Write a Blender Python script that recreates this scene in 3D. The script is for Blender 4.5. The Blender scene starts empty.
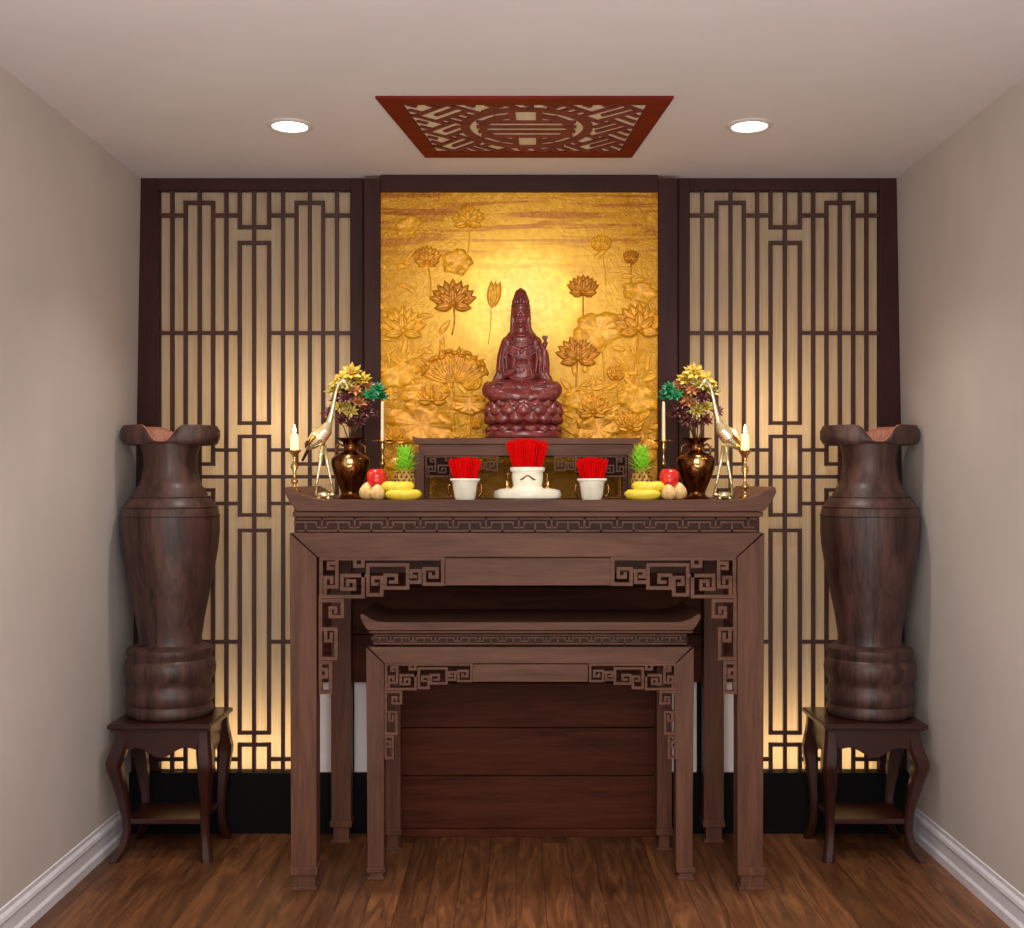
import bpy, math, random
from mathutils import Vector, Matrix, Euler
random.seed(7)
PI = math.pi
F = 1166.0; EYE = 1.4; VX, VY = 516.0, 480.0
COL = bpy.context.scene.collection

def X(px, d): return (px-VX)/F*d
def Z(py, d): return EYE-(py-VY)/F*d
def P(px, py, d): return Vector((X(px, d), d, Z(py, d)))
def lin(c):
    return tuple((v/255/12.92 if v/255 <= .04045 else ((v/255+.055)/1.055)**2.4) for v in c)+(1.0,)

# ------------------------------------------------------------------ mesh builder
class MB:
    def __init__(s): s.v = []; s.f = []
    def add(s, vs, fs):
        o = len(s.v); s.v += [Vector(v) for v in vs]; s.f += [tuple(i+o for i in f) for f in fs]; return s
    def box(s, x0, x1, y0, y1, z0, z1):
        if x0 > x1: x0, x1 = x1, x0
        if y0 > y1: y0, y1 = y1, y0
        if z0 > z1: z0, z1 = z1, z0
        return s.add([(x0,y0,z0),(x1,y0,z0),(x1,y1,z0),(x0,y1,z0),(x0,y0,z1),(x1,y0,z1),(x1,y1,z1),(x0,y1,z1)],
              [(0,3,2,1),(4,5,6,7),(0,1,5,4),(1,2,6,5),(2,3,7,6),(3,0,4,7)])
    def R(s, px0, px1, py0, py1, d0, d1):       # box whose front face covers that pixel rectangle at depth d0
        return s.box(X(px0,d0), X(px1,d0), d0, d1, Z(py1,d0), Z(py0,d0))
    def prism_y(s, poly, y0, y1):               # poly of (x,z)
        n = len(poly)
        area = sum(poly[i][0]*poly[(i+1)%n][1]-poly[(i+1)%n][0]*poly[i][1] for i in range(n))
        if area < 0: poly = poly[::-1]
        vs = [(x,y0,z) for x,z in poly]+[(x,y1,z) for x,z in poly]
        fs = [tuple(range(n)), tuple(range(2*n-1,n-1,-1))]
        fs += [(i, i+n, (i+1)%n+n, (i+1)%n) for i in range(n)]
        return s.add(vs, fs)
    def prism_z(s, poly, z0, z1):               # poly of (x,y)
        n = len(poly)
        area = sum(poly[i][0]*poly[(i+1)%n][1]-poly[(i+1)%n][0]*poly[i][1] for i in range(n))
        if area < 0: poly = poly[::-1]
        vs = [(x,y,z0) for x,y in poly]+[(x,y,z1) for x,y in poly]
        fs = [tuple(range(n-1,-1,-1)), tuple(range(n,2*n))]
        fs += [(i, (i+1)%n, (i+1)%n+n, i+n) for i in range(n)]
        return s.add(vs, fs)
    def lathe(s, prof, c=(0,0,0), seg=32, rfun=None, cap0=True, cap1=True):
        n = len(prof); vs = []; fs = []
        for k,(r,z) in enumerate(prof):
            for i in range(seg):
                a = 2*PI*i/seg
                rr, zz = (r, z) if rfun is None else rfun(k, a, r, z)
                vs.append((c[0]+rr*math.cos(a), c[1]+rr*math.sin(a), c[2]+zz))
        for k in range(n-1):
            for i in range(seg):
                j = (i+1)%seg
                fs.append((k*seg+i, k*seg+j, (k+1)*seg+j, (k+1)*seg+i))
        if cap0: fs.append(tuple(range(seg-1,-1,-1)))
        if cap1: fs.append(tuple((n-1)*seg+i for i in range(seg)))
        return s.add(vs, fs)
    def tube(s, pts, rad, seg=8, square=False, flat=1.0):
        pts = [Vector(p) for p in pts]; n = len(pts)
        if not hasattr(rad, '__len__'): rad = [rad]*n
        vs = []; fs = []; up0 = None
        for k,p in enumerate(pts):
            t = (pts[min(k+1,n-1)]-pts[max(k-1,0)]).normalized()
            if up0 is None:
                up0 = Vector((0,1,0)) if abs(t.y) < .9 else Vector((0,0,1))
            a = (up0 - t*up0.dot(t)).normalized(); up0 = a; b = t.cross(a)
            for i in range(seg):
                th = 2*PI*(i+(.5 if square else 0))/seg
                vs.append(p + (a*math.cos(th)*flat + b*math.sin(th))*rad[k])
        for k in range(n-1):
            for i in range(seg):
                j = (i+1)%seg
                fs.append((k*seg+i, (k+1)*seg+i, (k+1)*seg+j, k*seg+j))
        fs.append(tuple(range(seg))); fs.append(tuple((n-1)*seg+i for i in range(seg-1,-1,-1)))
        return s.add(vs, fs)
    def ball(s, c, r, seg=16, ring=10, rot=None):
        if not hasattr(r,'__len__'): r = (r,r,r)
        vs = [Vector((0,0,-r[2]))]; fs = []
        for k in range(1,ring):
            ph = -PI/2+PI*k/ring
            for i in range(seg):
                a = 2*PI*i/seg
                vs.append(Vector((r[0]*math.cos(ph)*math.cos(a), r[1]*math.cos(ph)*math.sin(a), r[2]*math.sin(ph))))
        vs.append(Vector((0,0,r[2]))); top = len(vs)-1
        for i in range(seg):
            j = (i+1)%seg
            fs.append((0, 1+j, 1+i)); fs.append((top, top-seg+i, top-seg+j))
        for k in range(ring-2):
            for i in range(seg):
                j = (i+1)%seg
                fs.append((1+k*seg+i, 1+k*seg+j, 1+(k+1)*seg+j, 1+(k+1)*seg+i))
        m = (rot.to_matrix() if rot else Matrix.Identity(3))
        return s.add([m@v+Vector(c) for v in vs], fs)
    def petal(s, base, d, up, L, w, bulge=.15, curl=0.0, n=6, m=4, thick=0.0):
        base = Vector(base); d = Vector(d).normalized(); up = Vector(up)
        up = (up-d*up.dot(d)).normalized(); side = d.cross(up)
        vs = []; fs = []
        for layer in ((0,1) if thick else (0,)):
            for i in range(n+1):
                t = i/n; hw = w*.5*(math.sin(PI*min(1,t**.75))*.96+.05*(1-t))
                for j in range(m+1):
                    u = j/m*2-1
                    h = bulge*w*(1-u*u)*math.sin(PI*min(.95,t+.05)) + curl*L*t*t - layer*thick
                    vs.append(base+d*(L*t)+side*(hw*u)+up*h)
        q = (n+1)*(m+1)
        for i in range(n):
            for j in range(m):
                a = i*(m+1)+j; fs.append((a,a+1,a+m+2,a+m+1))
                if thick: fs.append((q+a,q+a+m+1,q+a+m+2,q+a+1))
        if thick:
            ring = [j for j in range(m+1)]+[i*(m+1)+m for i in range(1,n+1)]+[n*(m+1)+j for j in range(m-1,-1,-1)]+[i*(m+1) for i in range(n-1,0,-1)]
            for k in range(len(ring)):
                a, b = ring[k], ring[(k+1)%len(ring)]; fs.append((a, q+a, q+b, b))
        return s.add(vs, fs)
    def stroke(s, pts, w, y0, y1):              # axis-aligned polyline of (x,z) with square bars
        s.ns = getattr(s,'ns',0)+1; y0 = y0-.00025*(s.ns%7)
        for i,((a,b),(c,d)) in enumerate(zip(pts[:-1], pts[1:])):
            L = math.hypot(c-a,d-b) or 1; ux, uz = (c-a)/L*w/2, (d-b)/L*w/2
            k = -1 if i == 0 else 1
            a, b, c, d = a+ux*k, b+uz*k, c+ux, d+uz
            hx, hz = (w/2,0) if abs(uz) > abs(ux) else (0,w/2)
            s.box(min(a,c)-hx, max(a,c)+hx, y0, y1, min(b,d)-hz, max(b,d)+hz)
        return s
    def mesh(s, name, org=(0,0,0)):
        me = bpy.data.meshes.new(name); o = Vector(org)
        me.from_pydata([v-o for v in s.v], [], s.f); me.update(); return me
    def build(s, name, mat, parent=None, smooth=False, bevel=0, org=None, autos=None):
        if org is None: org = tuple(parent.matrix_world_loc) if False else (ORG.get(parent.name) if parent else (0,0,0))
        me = s.mesh(name, org)
        ob = bpy.data.objects.new(name, me); COL.objects.link(ob)
        me.materials.append(mat)
        if parent: ob.parent = parent; ORG[ob.name] = org
        else:
            ob.location = org; ORG[ob.name] = org
        if smooth or autos:
            for p in me.polygons: p.use_smooth = True
        if autos: 
            import bmesh
            bm = bmesh.new(); bm.from_mesh(me)
            for e in bm.edges:
                if len(e.link_faces) == 2 and e.calc_face_angle(0) > autos: e.smooth = False
            bm.to_mesh(me); bm.free()
        if bevel:
            b = ob.modifiers.new('bevel','BEVEL'); b.width = bevel; b.segments = 2; b.limit_method = 'ANGLE'; b.angle_limit = .7
            b.use_clamp_overlap = True
        return ob
ORG = {}
def tag(o, label=None, cat=None, group=None, kind=None):
    if label: o['label'] = label
    if cat: o['category'] = cat
    if group: o['group'] = group
    if kind: o['kind'] = kind
    return o
def thing(name, loc, label, cat, group=None):
    o = bpy.data.objects.new(name, None); COL.objects.link(o); o.location = loc; o.empty_display_size = .05
    ORG[o.name] = tuple(loc); return tag(o, label, cat, group)
def struct(o): o['kind'] = 'structure'; return o
def mirror(o):  # helper: none
    return o

# ------------------------------------------------------------------ materials
def newmat(name):
    m = bpy.data.materials.new(name); m.use_nodes = True
    nt = m.node_tree; return m, nt, nt.nodes['Principled BSDF']
def N(nt, typ, **kw):
    n = nt.nodes.new(typ)
    for k,v in kw.items(): setattr(n, k, v)
    return n
def ramp(nt, stops):
    r = N(nt,'ShaderNodeValToRGB'); e = r.color_ramp.elements
    while len(e) < len(stops): e.new(.5)
    for i,(p,c) in enumerate(stops): e[i].position = p; e[i].color = c
    return r
def plain(name, c, rough=.5, metal=0, spec=.5, noise=.06, scale=30, bump=0, emit=None, coat=0):
    m, nt, b = newmat(name); L = nt.links
    b.inputs['Roughness'].default_value = rough; b.inputs['Metallic'].default_value = metal
    b.inputs['Specular IOR Level'].default_value = spec; b.inputs['Coat Weight'].default_value = coat
    t = N(nt,'ShaderNodeTexCoord'); n = N(nt,'ShaderNodeTexNoise'); n.inputs['Scale'].default_value = scale
    n.inputs['Detail'].default_value = 4
    L.new(t.outputs['Object'], n.inputs['Vector'])
    c1 = lin(tuple(max(0,v*(1-noise)) for v in c)); c2 = lin(tuple(min(255,v*(1+noise)) for v in c))
    r = ramp(nt, [(.3,c1),(.7,c2)]); L.new(n.outputs['Fac'], r.inputs['Fac']); L.new(r.outputs['Color'], b.inputs['Base Color'])
    if bump:
        bp = N(nt,'ShaderNodeBump'); bp.inputs['Strength'].default_value = bump; bp.inputs['Distance'].default_value = .002
        L.new(n.outputs['Fac'], bp.inputs['Height']); L.new(bp.outputs['Normal'], b.inputs['Normal'])
    if emit:
        b.inputs['Emission Color'].default_value = lin(emit[0]); b.inputs['Emission Strength'].default_value = emit[1]
    return m
def wood(name, dark, light, axis, rough=.4, scale=1.0, spec=.4, fine=70, coat=0.0, contrast=(.3,.72)):
    m, nt, b = newmat(name); L = nt.links
    b.inputs['Roughness'].default_value = rough; b.inputs['Specular IOR Level'].default_value = spec
    b.inputs['Coat Weight'].default_value = coat; b.inputs['Coat Roughness'].default_value = .25
    t = N(nt,'ShaderNodeTexCoord'); mp = N(nt,'ShaderNodeMapping')
    sc = [14*scale]*3; sc['xyz'.index(axis)] = 1.1*scale
    mp.inputs['Scale'].default_value = sc
    L.new(t.outputs['Object'], mp.inputs['Vector'])
    n = N(nt,'ShaderNodeTexNoise'); n.inputs['Scale'].default_value = 1.6; n.inputs['Detail'].default_value = 7
    n.inputs['Distortion'].default_value = 1.0; n.inputs['Roughness'].default_value = .62
    L.new(mp.outputs['Vector'], n.inputs['Vector'])
    n2 = N(nt,'ShaderNodeTexNoise'); n2.inputs['Scale'].default_value = 9; n2.inputs['Detail'].default_value = 3
    L.new(mp.outputs['Vector'], n2.inputs['Vector'])
    mx = N(nt,'ShaderNodeMath', operation='MULTIPLY_ADD'); mx.inputs[1].default_value = .3
    L.new(n2.outputs['Fac'], mx.inputs[0]); 
    m7 = N(nt,'ShaderNodeMath', operation='MULTIPLY'); m7.inputs[1].default_value = .7
    L.new(n.outputs['Fac'], m7.inputs[0]); L.new(m7.outputs[0], mx.inputs[2])
    r = ramp(nt, [(contrast[0], lin(dark)), (contrast[1], lin(light))])
    L.new(mx.outputs[0], r.inputs['Fac']); L.new(r.outputs['Color'], b.inputs['Base Color'])
    bp = N(nt,'ShaderNodeBump'); bp.inputs['Strength'].default_value = .12; bp.inputs['Distance'].default_value = .001
    L.new(mx.outputs[0], bp.inputs['Height']); L.new(bp.outputs['Normal'], b.inputs['Normal'])
    return m

AD, AL = (68,40,29), (112,74,56)
M = {}
for ax in 'xyz': M['altar_'+ax] = wood('altar_wood_'+ax, AD, AL, ax, rough=.5, spec=.25)
M['altar_dark'] = wood('altar_wood_core', (34,15,10), (58,28,19), 'x', rough=.7, spec=.12)
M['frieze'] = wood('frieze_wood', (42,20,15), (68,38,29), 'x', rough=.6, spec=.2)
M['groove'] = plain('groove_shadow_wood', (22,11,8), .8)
M['plank'] = wood('plank_wood', (50,20,10), (98,48,28), 'x', rough=.55, scale=.8, spec=.12)
M['frame'] = wood('dark_frame_wood', (40,17,14), (62,30,25), 'z', rough=.55, spec=.2)
M['framex'] = wood('dark_frame_wood_x', (40,19,16), (62,30,25), 'x', rough=.55, spec=.2)
M['lattice'] = wood('lattice_wood', (48,20,14), (72,36,26), 'z', rough=.5)
M['stool'] = wood('stool_rosewood', (32,9,5), (62,23,13), 'x', rough=.28, spec=.5, coat=.2)
M['stoolz'] = wood('stool_rosewood_z', (32,9,5), (62,23,13), 'z', rough=.28, spec=.5, coat=.2)
M['vase'] = wood('vase_hardwood', (30,16,13), (90,60,52), 'z', rough=.46, scale=.75, spec=.4, coat=.05, contrast=(.36,.66))
M['vase_in'] = wood('vase_sapwood', (150,80,55), (214,150,120), 'z', rough=.5)
M['red_frame'] = wood('red_stained_wood', (84,17,9), (128,36,22), 'x', rough=.6, spec=.15)
M['red_fret'] = wood('red_fret_wood', (92,36,30), (134,66,56), 'x', rough=.6, spec=.15)
M['fret_back'] = plain('fret_backing', (214,198,166), .8, noise=.03)
M['statue'] = plain('polished_redwood', (112,42,40), .32, spec=.6, noise=.2, scale=40, coat=.3)
M['brass'] = plain('polished_brass', (222,178,112), .14, metal=1, noise=.05)
M['brass_dark'] = plain('aged_brass', (120,78,44), .22, metal=1, noise=.25, scale=60)
M['brass_pale'] = plain('pale_bright_brass', (255,236,190), .2, metal=.85, noise=.03)
M['cream_gold'] = plain('cream_gold_glaze', (255,250,226), .3, metal=0, noise=.03)
M['incense'] = plain('red_incense', (226,2,2), .8, noise=.1, spec=.1, scale=200)
M['candle'] = plain('candle_wax', (250,235,190), .5, noise=.02)
M['glow'] = plain('lit_candle_wax', (255,235,150), .5, noise=.02, emit=((255,226,120), 2.2))
M['flame'] = plain('flame', (255,240,190), .5, emit=((255,236,170), 6))
M['apple'] = plain('apple_skin', (222,40,28), .3, noise=.2, scale=60, coat=.3)
M['banana'] = plain('banana_skin', (240,215,60), .45, noise=.06, scale=80)
M['banana_tip'] = plain('banana_tip', (110,90,40), .6)
M['pear'] = plain('pale_fruit_skin', (232,196,128), .45, noise=.1, scale=90)
M['pine'] = plain('pineapple_skin', (176,136,60), .6, noise=.3, scale=120, bump=.5)
M['pine_dark'] = plain('pineapple_eyes', (60,52,22), .6, noise=.3, scale=120)
M['leaf_bright'] = plain('pineapple_leaf', (146,214,58), .45, noise=.25, scale=120)
M['leaf_green'] = plain('emerald_leaf', (16,104,62), .4, noise=.35, scale=150)
M['leaf_olive'] = plain('olive_gold_leaf', (150,132,50), .4, noise=.3, scale=150)
M['petal_gold'] = plain('golden_petal', (196,162,56), .4, noise=.2, scale=150, metal=.2)
M['petal_amber'] = plain('amber_petal', (170,110,62), .4, noise=.25, scale=150, metal=.2)
M['petal_maroon'] = plain('maroon_petal', (72,26,24), .4, noise=.4, scale=150)
M['stem'] = plain('dark_stem', (74,50,26), .5, noise=.2)
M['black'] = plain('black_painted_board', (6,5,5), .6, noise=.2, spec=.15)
M['pale'] = plain('pale_painted_panel', (240,230,224), .8, noise=.015, scale=6)
M['wall'] = plain('greige_wall_paint', (190,180,173), .85, noise=.02, scale=3, spec=.2)
M['ceil'] = plain('ceiling_paint', (210,203,200), .9, noise=.012, scale=3, spec=.2)
M['white'] = plain('white_gloss_paint', (214,210,216), .4, noise=.02)
M['trimring'] = plain('lamp_ring', (205,196,190), .35, noise=.02)
M['lens'] = plain('lamp_lens', (255,255,255), .4, emit=((255,250,242), 9))

def floor_mat():
    m, nt, b = newmat('wood_plank_floor'); L = nt.links
    t = N(nt,'ShaderNodeTexCoord'); mp = N(nt,'ShaderNodeMapping'); mp.inputs['Rotation'].default_value = (0,0,PI/2)
    L.new(t.outputs['Object'], mp.inputs['Vector'])
    br = N(nt,'ShaderNodeTexBrick'); br.offset = .37; br.squash = 1
    br.inputs['Scale'].default_value = 1; br.inputs['Brick Width'].default_value = 1.5; br.inputs['Row Height'].default_value = .098
    br.inputs['Mortar Size'].default_value = .0012; br.inputs['Mortar Smooth'].default_value = .3; br.inputs['Bias'].default_value = 0
    br.inputs['Color1'].default_value = (0,0,0,1); br.inputs['Color2'].default_value = (1,1,1,1); br.inputs['Mortar'].default_value = (0,0,0,1)
    L.new(mp.outputs['Vector'], br.inputs['Vector'])
    mp2 = N(nt,'ShaderNodeMapping'); mp2.inputs['Scale'].default_value = (16,1.6,16); L.new(t.outputs['Object'], mp2.inputs['Vector'])
    addv = N(nt,'ShaderNodeVectorMath', operation='MULTIPLY_ADD'); addv.inputs[1].default_value = (9,9,9)
    L.new(br.outputs['Color'], addv.inputs[0]); L.new(mp2.outputs['Vector'], addv.inputs[2])
    n = N(nt,'ShaderNodeTexNoise'); n.inputs['Scale'].default_value = 1.3; n.inputs['Detail'].default_value = 8; n.inputs['Distortion'].default_value = 1.8
    n.inputs['Roughness'].default_value = .65
    L.new(addv.outputs[0], n.inputs['Vector'])
    r = ramp(nt, [(.28,lin((60,33,17))),(.5,lin((102,62,36))),(.75,lin((140,93,56)))]); L.new(n.outputs['Fac'], r.inputs['Fac'])
    mr = N(nt,'ShaderNodeMapRange'); mr.inputs['To Min'].default_value = .62; mr.inputs['To Max'].default_value = 1.12
    L.new(br.outputs['Color'], mr.inputs['Value'])
    mix = N(nt,'ShaderNodeMix', data_type='RGBA', blend_type='MULTIPLY'); mix.inputs['Factor'].default_value = 1
    L.new(r.outputs['Color'], mix.inputs['A']); L.new(mr.outputs['Result'], mix.inputs['B'])
    mix2 = N(nt,'ShaderNodeMix', data_type='RGBA'); L.new(br.outputs['Fac'], mix2.inputs['Factor'])
    L.new(mix.outputs['Result'], mix2.inputs['A']); mix2.inputs['B'].default_value = lin((34,17,8))
    L.new(mix2.outputs['Result'], b.inputs['Base Color'])
    b.inputs['Roughness'].default_value = .42; b.inputs['Specular IOR Level'].default_value = .35
    bp = N(nt,'ShaderNodeBump'); bp.inputs['Strength'].default_value = .2; bp.inputs['Distance'].default_value = .002; bp.invert = True
    L.new(br.outputs['Fac'], bp.inputs['Height']); L.new(bp.outputs['Normal'], b.inputs['Normal'])
    return m
M['floor'] = floor_mat()

def paper_mat():
    m = bpy.data.materials.new('translucent_screen_paper'); m.use_nodes = True; nt = m.node_tree; L = nt.links
    nt.nodes.remove(nt.nodes['Principled BSDF']); out = nt.nodes['Material Output']
    t = N(nt,'ShaderNodeTexCoord'); mp = N(nt,'ShaderNodeMapping'); mp.inputs['Scale'].default_value = (60,60,2); L.new(t.outputs['Object'], mp.inputs['Vector'])
    n = N(nt,'ShaderNodeTexNoise'); n.inputs['Scale'].default_value = 3; L.new(mp.outputs['Vector'], n.inputs['Vector'])
    r = ramp(nt, [(.3,lin((188,178,162))),(.7,lin((206,196,180)))]); L.new(n.outputs['Fac'], r.inputs['Fac'])
    d = N(nt,'ShaderNodeBsdfDiffuse'); tr = N(nt,'ShaderNodeBsdfTranslucent'); ms = N(nt,'ShaderNodeMixShader'); ms.inputs[0].default_value = .6
    L.new(r.outputs['Color'], d.inputs['Color']); L.new(r.outputs['Color'], tr.inputs['Color'])
    L.new(d.outputs[0], ms.inputs[1]); L.new(tr.outputs[0], ms.inputs[2]); L.new(ms.outputs[0], out.inputs['Surface'])
    return m
M['paper'] = paper_mat()

def gold_mat():
    # gilded artwork: pale rising sun in the middle, streaked clouds above, ochre pond below
    m, nt, b = newmat('gilded_panel'); L = nt.links
    D = 4.60; cx, cz = X(521,D), Z(300,D)
    t = N(nt,'ShaderNodeTexCoord')
    sub = N(nt,'ShaderNodeVectorMath', operation='SUBTRACT'); sub.inputs[1].default_value = (cx, D, cz)
    L.new(t.outputs['Object'], sub.inputs[0])
    scl = N(nt,'ShaderNodeVectorMath', operation='MULTIPLY'); scl.inputs[1].default_value = (1,0,1.12); L.new(sub.outputs[0], scl.inputs[0])
    ln = N(nt,'ShaderNodeVectorMath', operation='LENGTH'); L.new(scl.outputs[0], ln.inputs[0])
    nz = N(nt,'ShaderNodeTexNoise'); nz.inputs['Scale'].default_value = 9; nz.inputs['Detail'].default_value = 8; L.new(t.outputs['Object'], nz.inputs['Vector'])
    ma = N(nt,'ShaderNodeMath', operation='MULTIPLY_ADD'); ma.inputs[1].default_value = .16; L.new(nz.outputs['Fac'], ma.inputs[0]); L.new(ln.outputs['Value'], ma.inputs[2])
    r = ramp(nt, [(.14,lin((255,240,120))),(.27,lin((255,228,80))),(.35,lin((242,190,26))),(.58,lin((220,160,10))),(1,lin((196,134,6)))])
    L.new(ma.outputs[0], r.inputs['Fac'])
    # cloud streaks in the upper part
    mp = N(nt,'ShaderNodeMapping'); mp.inputs['Scale'].default_value = (1.6,1,26); L.new(t.outputs['Object'], mp.inputs['Vector'])
    n2 = N(nt,'ShaderNodeTexNoise'); n2.inputs['Scale'].default_value = 1.5; n2.inputs['Detail'].default_value = 5; n2.inputs['Distortion'].default_value = .4; L.new(mp.outputs['Vector'], n2.inputs['Vector'])
    r2 = ramp(nt, [(.42,lin((214,182,96))),(.5,lin((255,255,255))),(.62,lin((255,255,255)))]); L.new(n2.outputs['Fac'], r2.inputs['Fac'])
    sp = N(nt,'ShaderNodeSeparateXYZ'); L.new(t.outputs['Object'], sp.inputs[0])
    up = N(nt,'ShaderNodeMapRange'); up.inputs['From Min'].default_value = Z(285,D); up.inputs['From Max'].default_value = Z(225,D); L.new(sp.outputs['Z'], up.inputs['Value'])
    mx = N(nt,'ShaderNodeMix', data_type='RGBA', blend_type='MULTIPLY'); L.new(up.outputs['Result'], mx.inputs['Factor'])
    L.new(r.outputs['Color'], mx.inputs['A']); L.new(r2.outputs['Color'], mx.inputs['B'])
    # patina mottling
    n3 = N(nt,'ShaderNodeTexNoise'); n3.inputs['Scale'].default_value = 40; n3.inputs['Detail'].default_value = 6; L.new(t.outputs['Object'], n3.inputs['Vector'])
    r3 = ramp(nt, [(.3,lin((240,222,196))),(.6,(1,1,1,1))]); L.new(n3.outputs['Fac'], r3.inputs['Fac'])
    mx2 = N(nt,'ShaderNodeMix', data_type='RGBA', blend_type='MULTIPLY'); mx2.inputs['Factor'].default_value = 1
    L.new(mx.outputs['Result'], mx2.inputs['A']); L.new(r3.outputs['Color'], mx2.inputs['B'])
    L.new(mx2.outputs['Result'], b.inputs['Base Color'])
    b.inputs['Metallic'].default_value = .1; b.inputs['Roughness'].default_value = .42
    # engraved ripples, weaker near the sun
    v = N(nt,'ShaderNodeTexNoise'); v.inputs['Scale'].default_value = 26; v.inputs['Detail'].default_value = 3; v.inputs['Distortion'].default_value = 2.5; L.new(t.outputs['Object'], v.inputs['Vector'])
    bs = N(nt,'ShaderNodeMapRange'); bs.inputs['From Min'].default_value = .28; bs.inputs['From Max'].default_value = .6; bs.inputs['To Min'].default_value = .04; bs.inputs['To Max'].default_value = .8
    L.new(ln.outputs['Value'], bs.inputs['Value'])
    bp = N(nt,'ShaderNodeBump'); bp.inputs['Distance'].default_value = .014; L.new(bs.outputs['Result'], bp.inputs['Strength'])
    L.new(v.outputs['Fac'], bp.inputs['Height']); L.new(bp.outputs['Normal'], b.inputs['Normal'])
    return m
M['gold'] = gold_mat()
M['gold_relief'] = plain('gilded_relief', (204,138,10), .36, metal=.25, noise=.14, scale=60, bump=.4)
M['gold_relief_pale'] = plain('gilded_relief_pale', (220,156,16), .38, metal=.15, noise=.12, scale=60, bump=.4)
M['gold_relief_deep'] = plain('gilded_relief_deep', (184,118,10), .36, metal=.3, noise=.16, scale=60, bump=.5)

# ------------------------------------------------------------------ room
DW = 5.35; H = Z(178, 4.638)
YB = -1.0
struct(MB().box(-1.7,1.75,YB,DW+.1,-.08,0).build('floor', M['floor']))
struct(MB().box(-1.7,1.75,YB,DW+.1,H,H+.08).build('ceiling', M['ceil']))
LT, LB_, RT, RB_ = -1.494, -1.536, 1.5155, 1.562
struct(MB().prism_y([(LT,H),(LB_,0),(-1.66,0),(-1.66,H)], YB, DW).build('wall_left', M['wall']))
struct(MB().prism_y([(RT,H),(RB_,0),(1.70,0),(1.70,H)], YB, DW).build('wall_right', M['wall']))
struct(MB().box(-1.66,1.70,DW,DW+.08,0,H).build('wall_back', M['wall']))
def baseboard(name, x, s, y0, y1):
    # s=+1 : board grows towards +x
    pr = [(0,0),(.020,0),(.020,.030),(.013,.040),(.013,.078),(.017,.086),(.015,.098),(.008,.108),(.008,.122),(0,.127)]
    poly = [(x+s*(a-.004+ .016*b), b) for a,b in pr] if s > 0 else [(x+s*(a-.004+.018*b), b) for a,b in pr]
    return struct(MB().prism_y(poly, y0, y1).build(name, M['white']))
baseboard('baseboard_left', LB_, 1, YB, 4.60)
baseboard('baseboard_right', RB_, -1, YB, 4.60)

# plinth and lower infill behind the altar
DP = 4.615
zb = Z(773, DP)
struct(MB().box(LB_+.003, RB_-.003, DP, DP+.12, 0, zb).build('trim_plinth', M['black'], bevel=.002))
struct(MB().R(303,334,672,773,4.63,4.66).build('trim_infill_left', M['pale']))
struct(MB().R(354,386,672,773,4.63,4.66).build('trim_infill_left_inner', M['pale']))
struct(MB().R(670,697,672,773,4.63,4.66).build('trim_infill_right_inner', M['pale']))
struct(MB().R(718,742,672,773,4.63,4.66).build('trim_infill_right', M['pale']))
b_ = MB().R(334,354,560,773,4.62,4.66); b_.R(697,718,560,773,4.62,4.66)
struct(b_.build('trim_shadow_gap_strip', M['black']))  # black strips stand in for the shade of a gap
# horizontal plank panel
tp = thing('plank_panel', (0,4.60,0), 'panel of wide horizontal reddish brown planks at floor level behind the altars', 'wood panel')
ys = [838,775,727,682,634,586,540,505]
zs = [0.0]+[Z(y,4.60) for y in ys[1:]]
bp_ = MB().box(X(386,4.6),X(671,4.6),4.606,4.612,0.0,zs[3])
bp_.box(X(306,4.6),X(738,4.6),4.606,4.612,zs[3],zs[-1])
bp_.build('panel_backing', M['groove'], tp)
for i in range(len(zs)-1):
    a,b = (386,671) if i < 3 else (306,738)
    MB().box(X(a,4.6),X(b,4.6),4.585,4.606,zs[i]+(.0015 if i else .03),zs[i+1]-.0015).build('plank', M['plank'], tp, bevel=.003)
MB().box(X(386,4.6),X(671,4.6),4.57,4.606,0,.03).build('base_rail', M['plank'], tp, bevel=.003)

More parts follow.
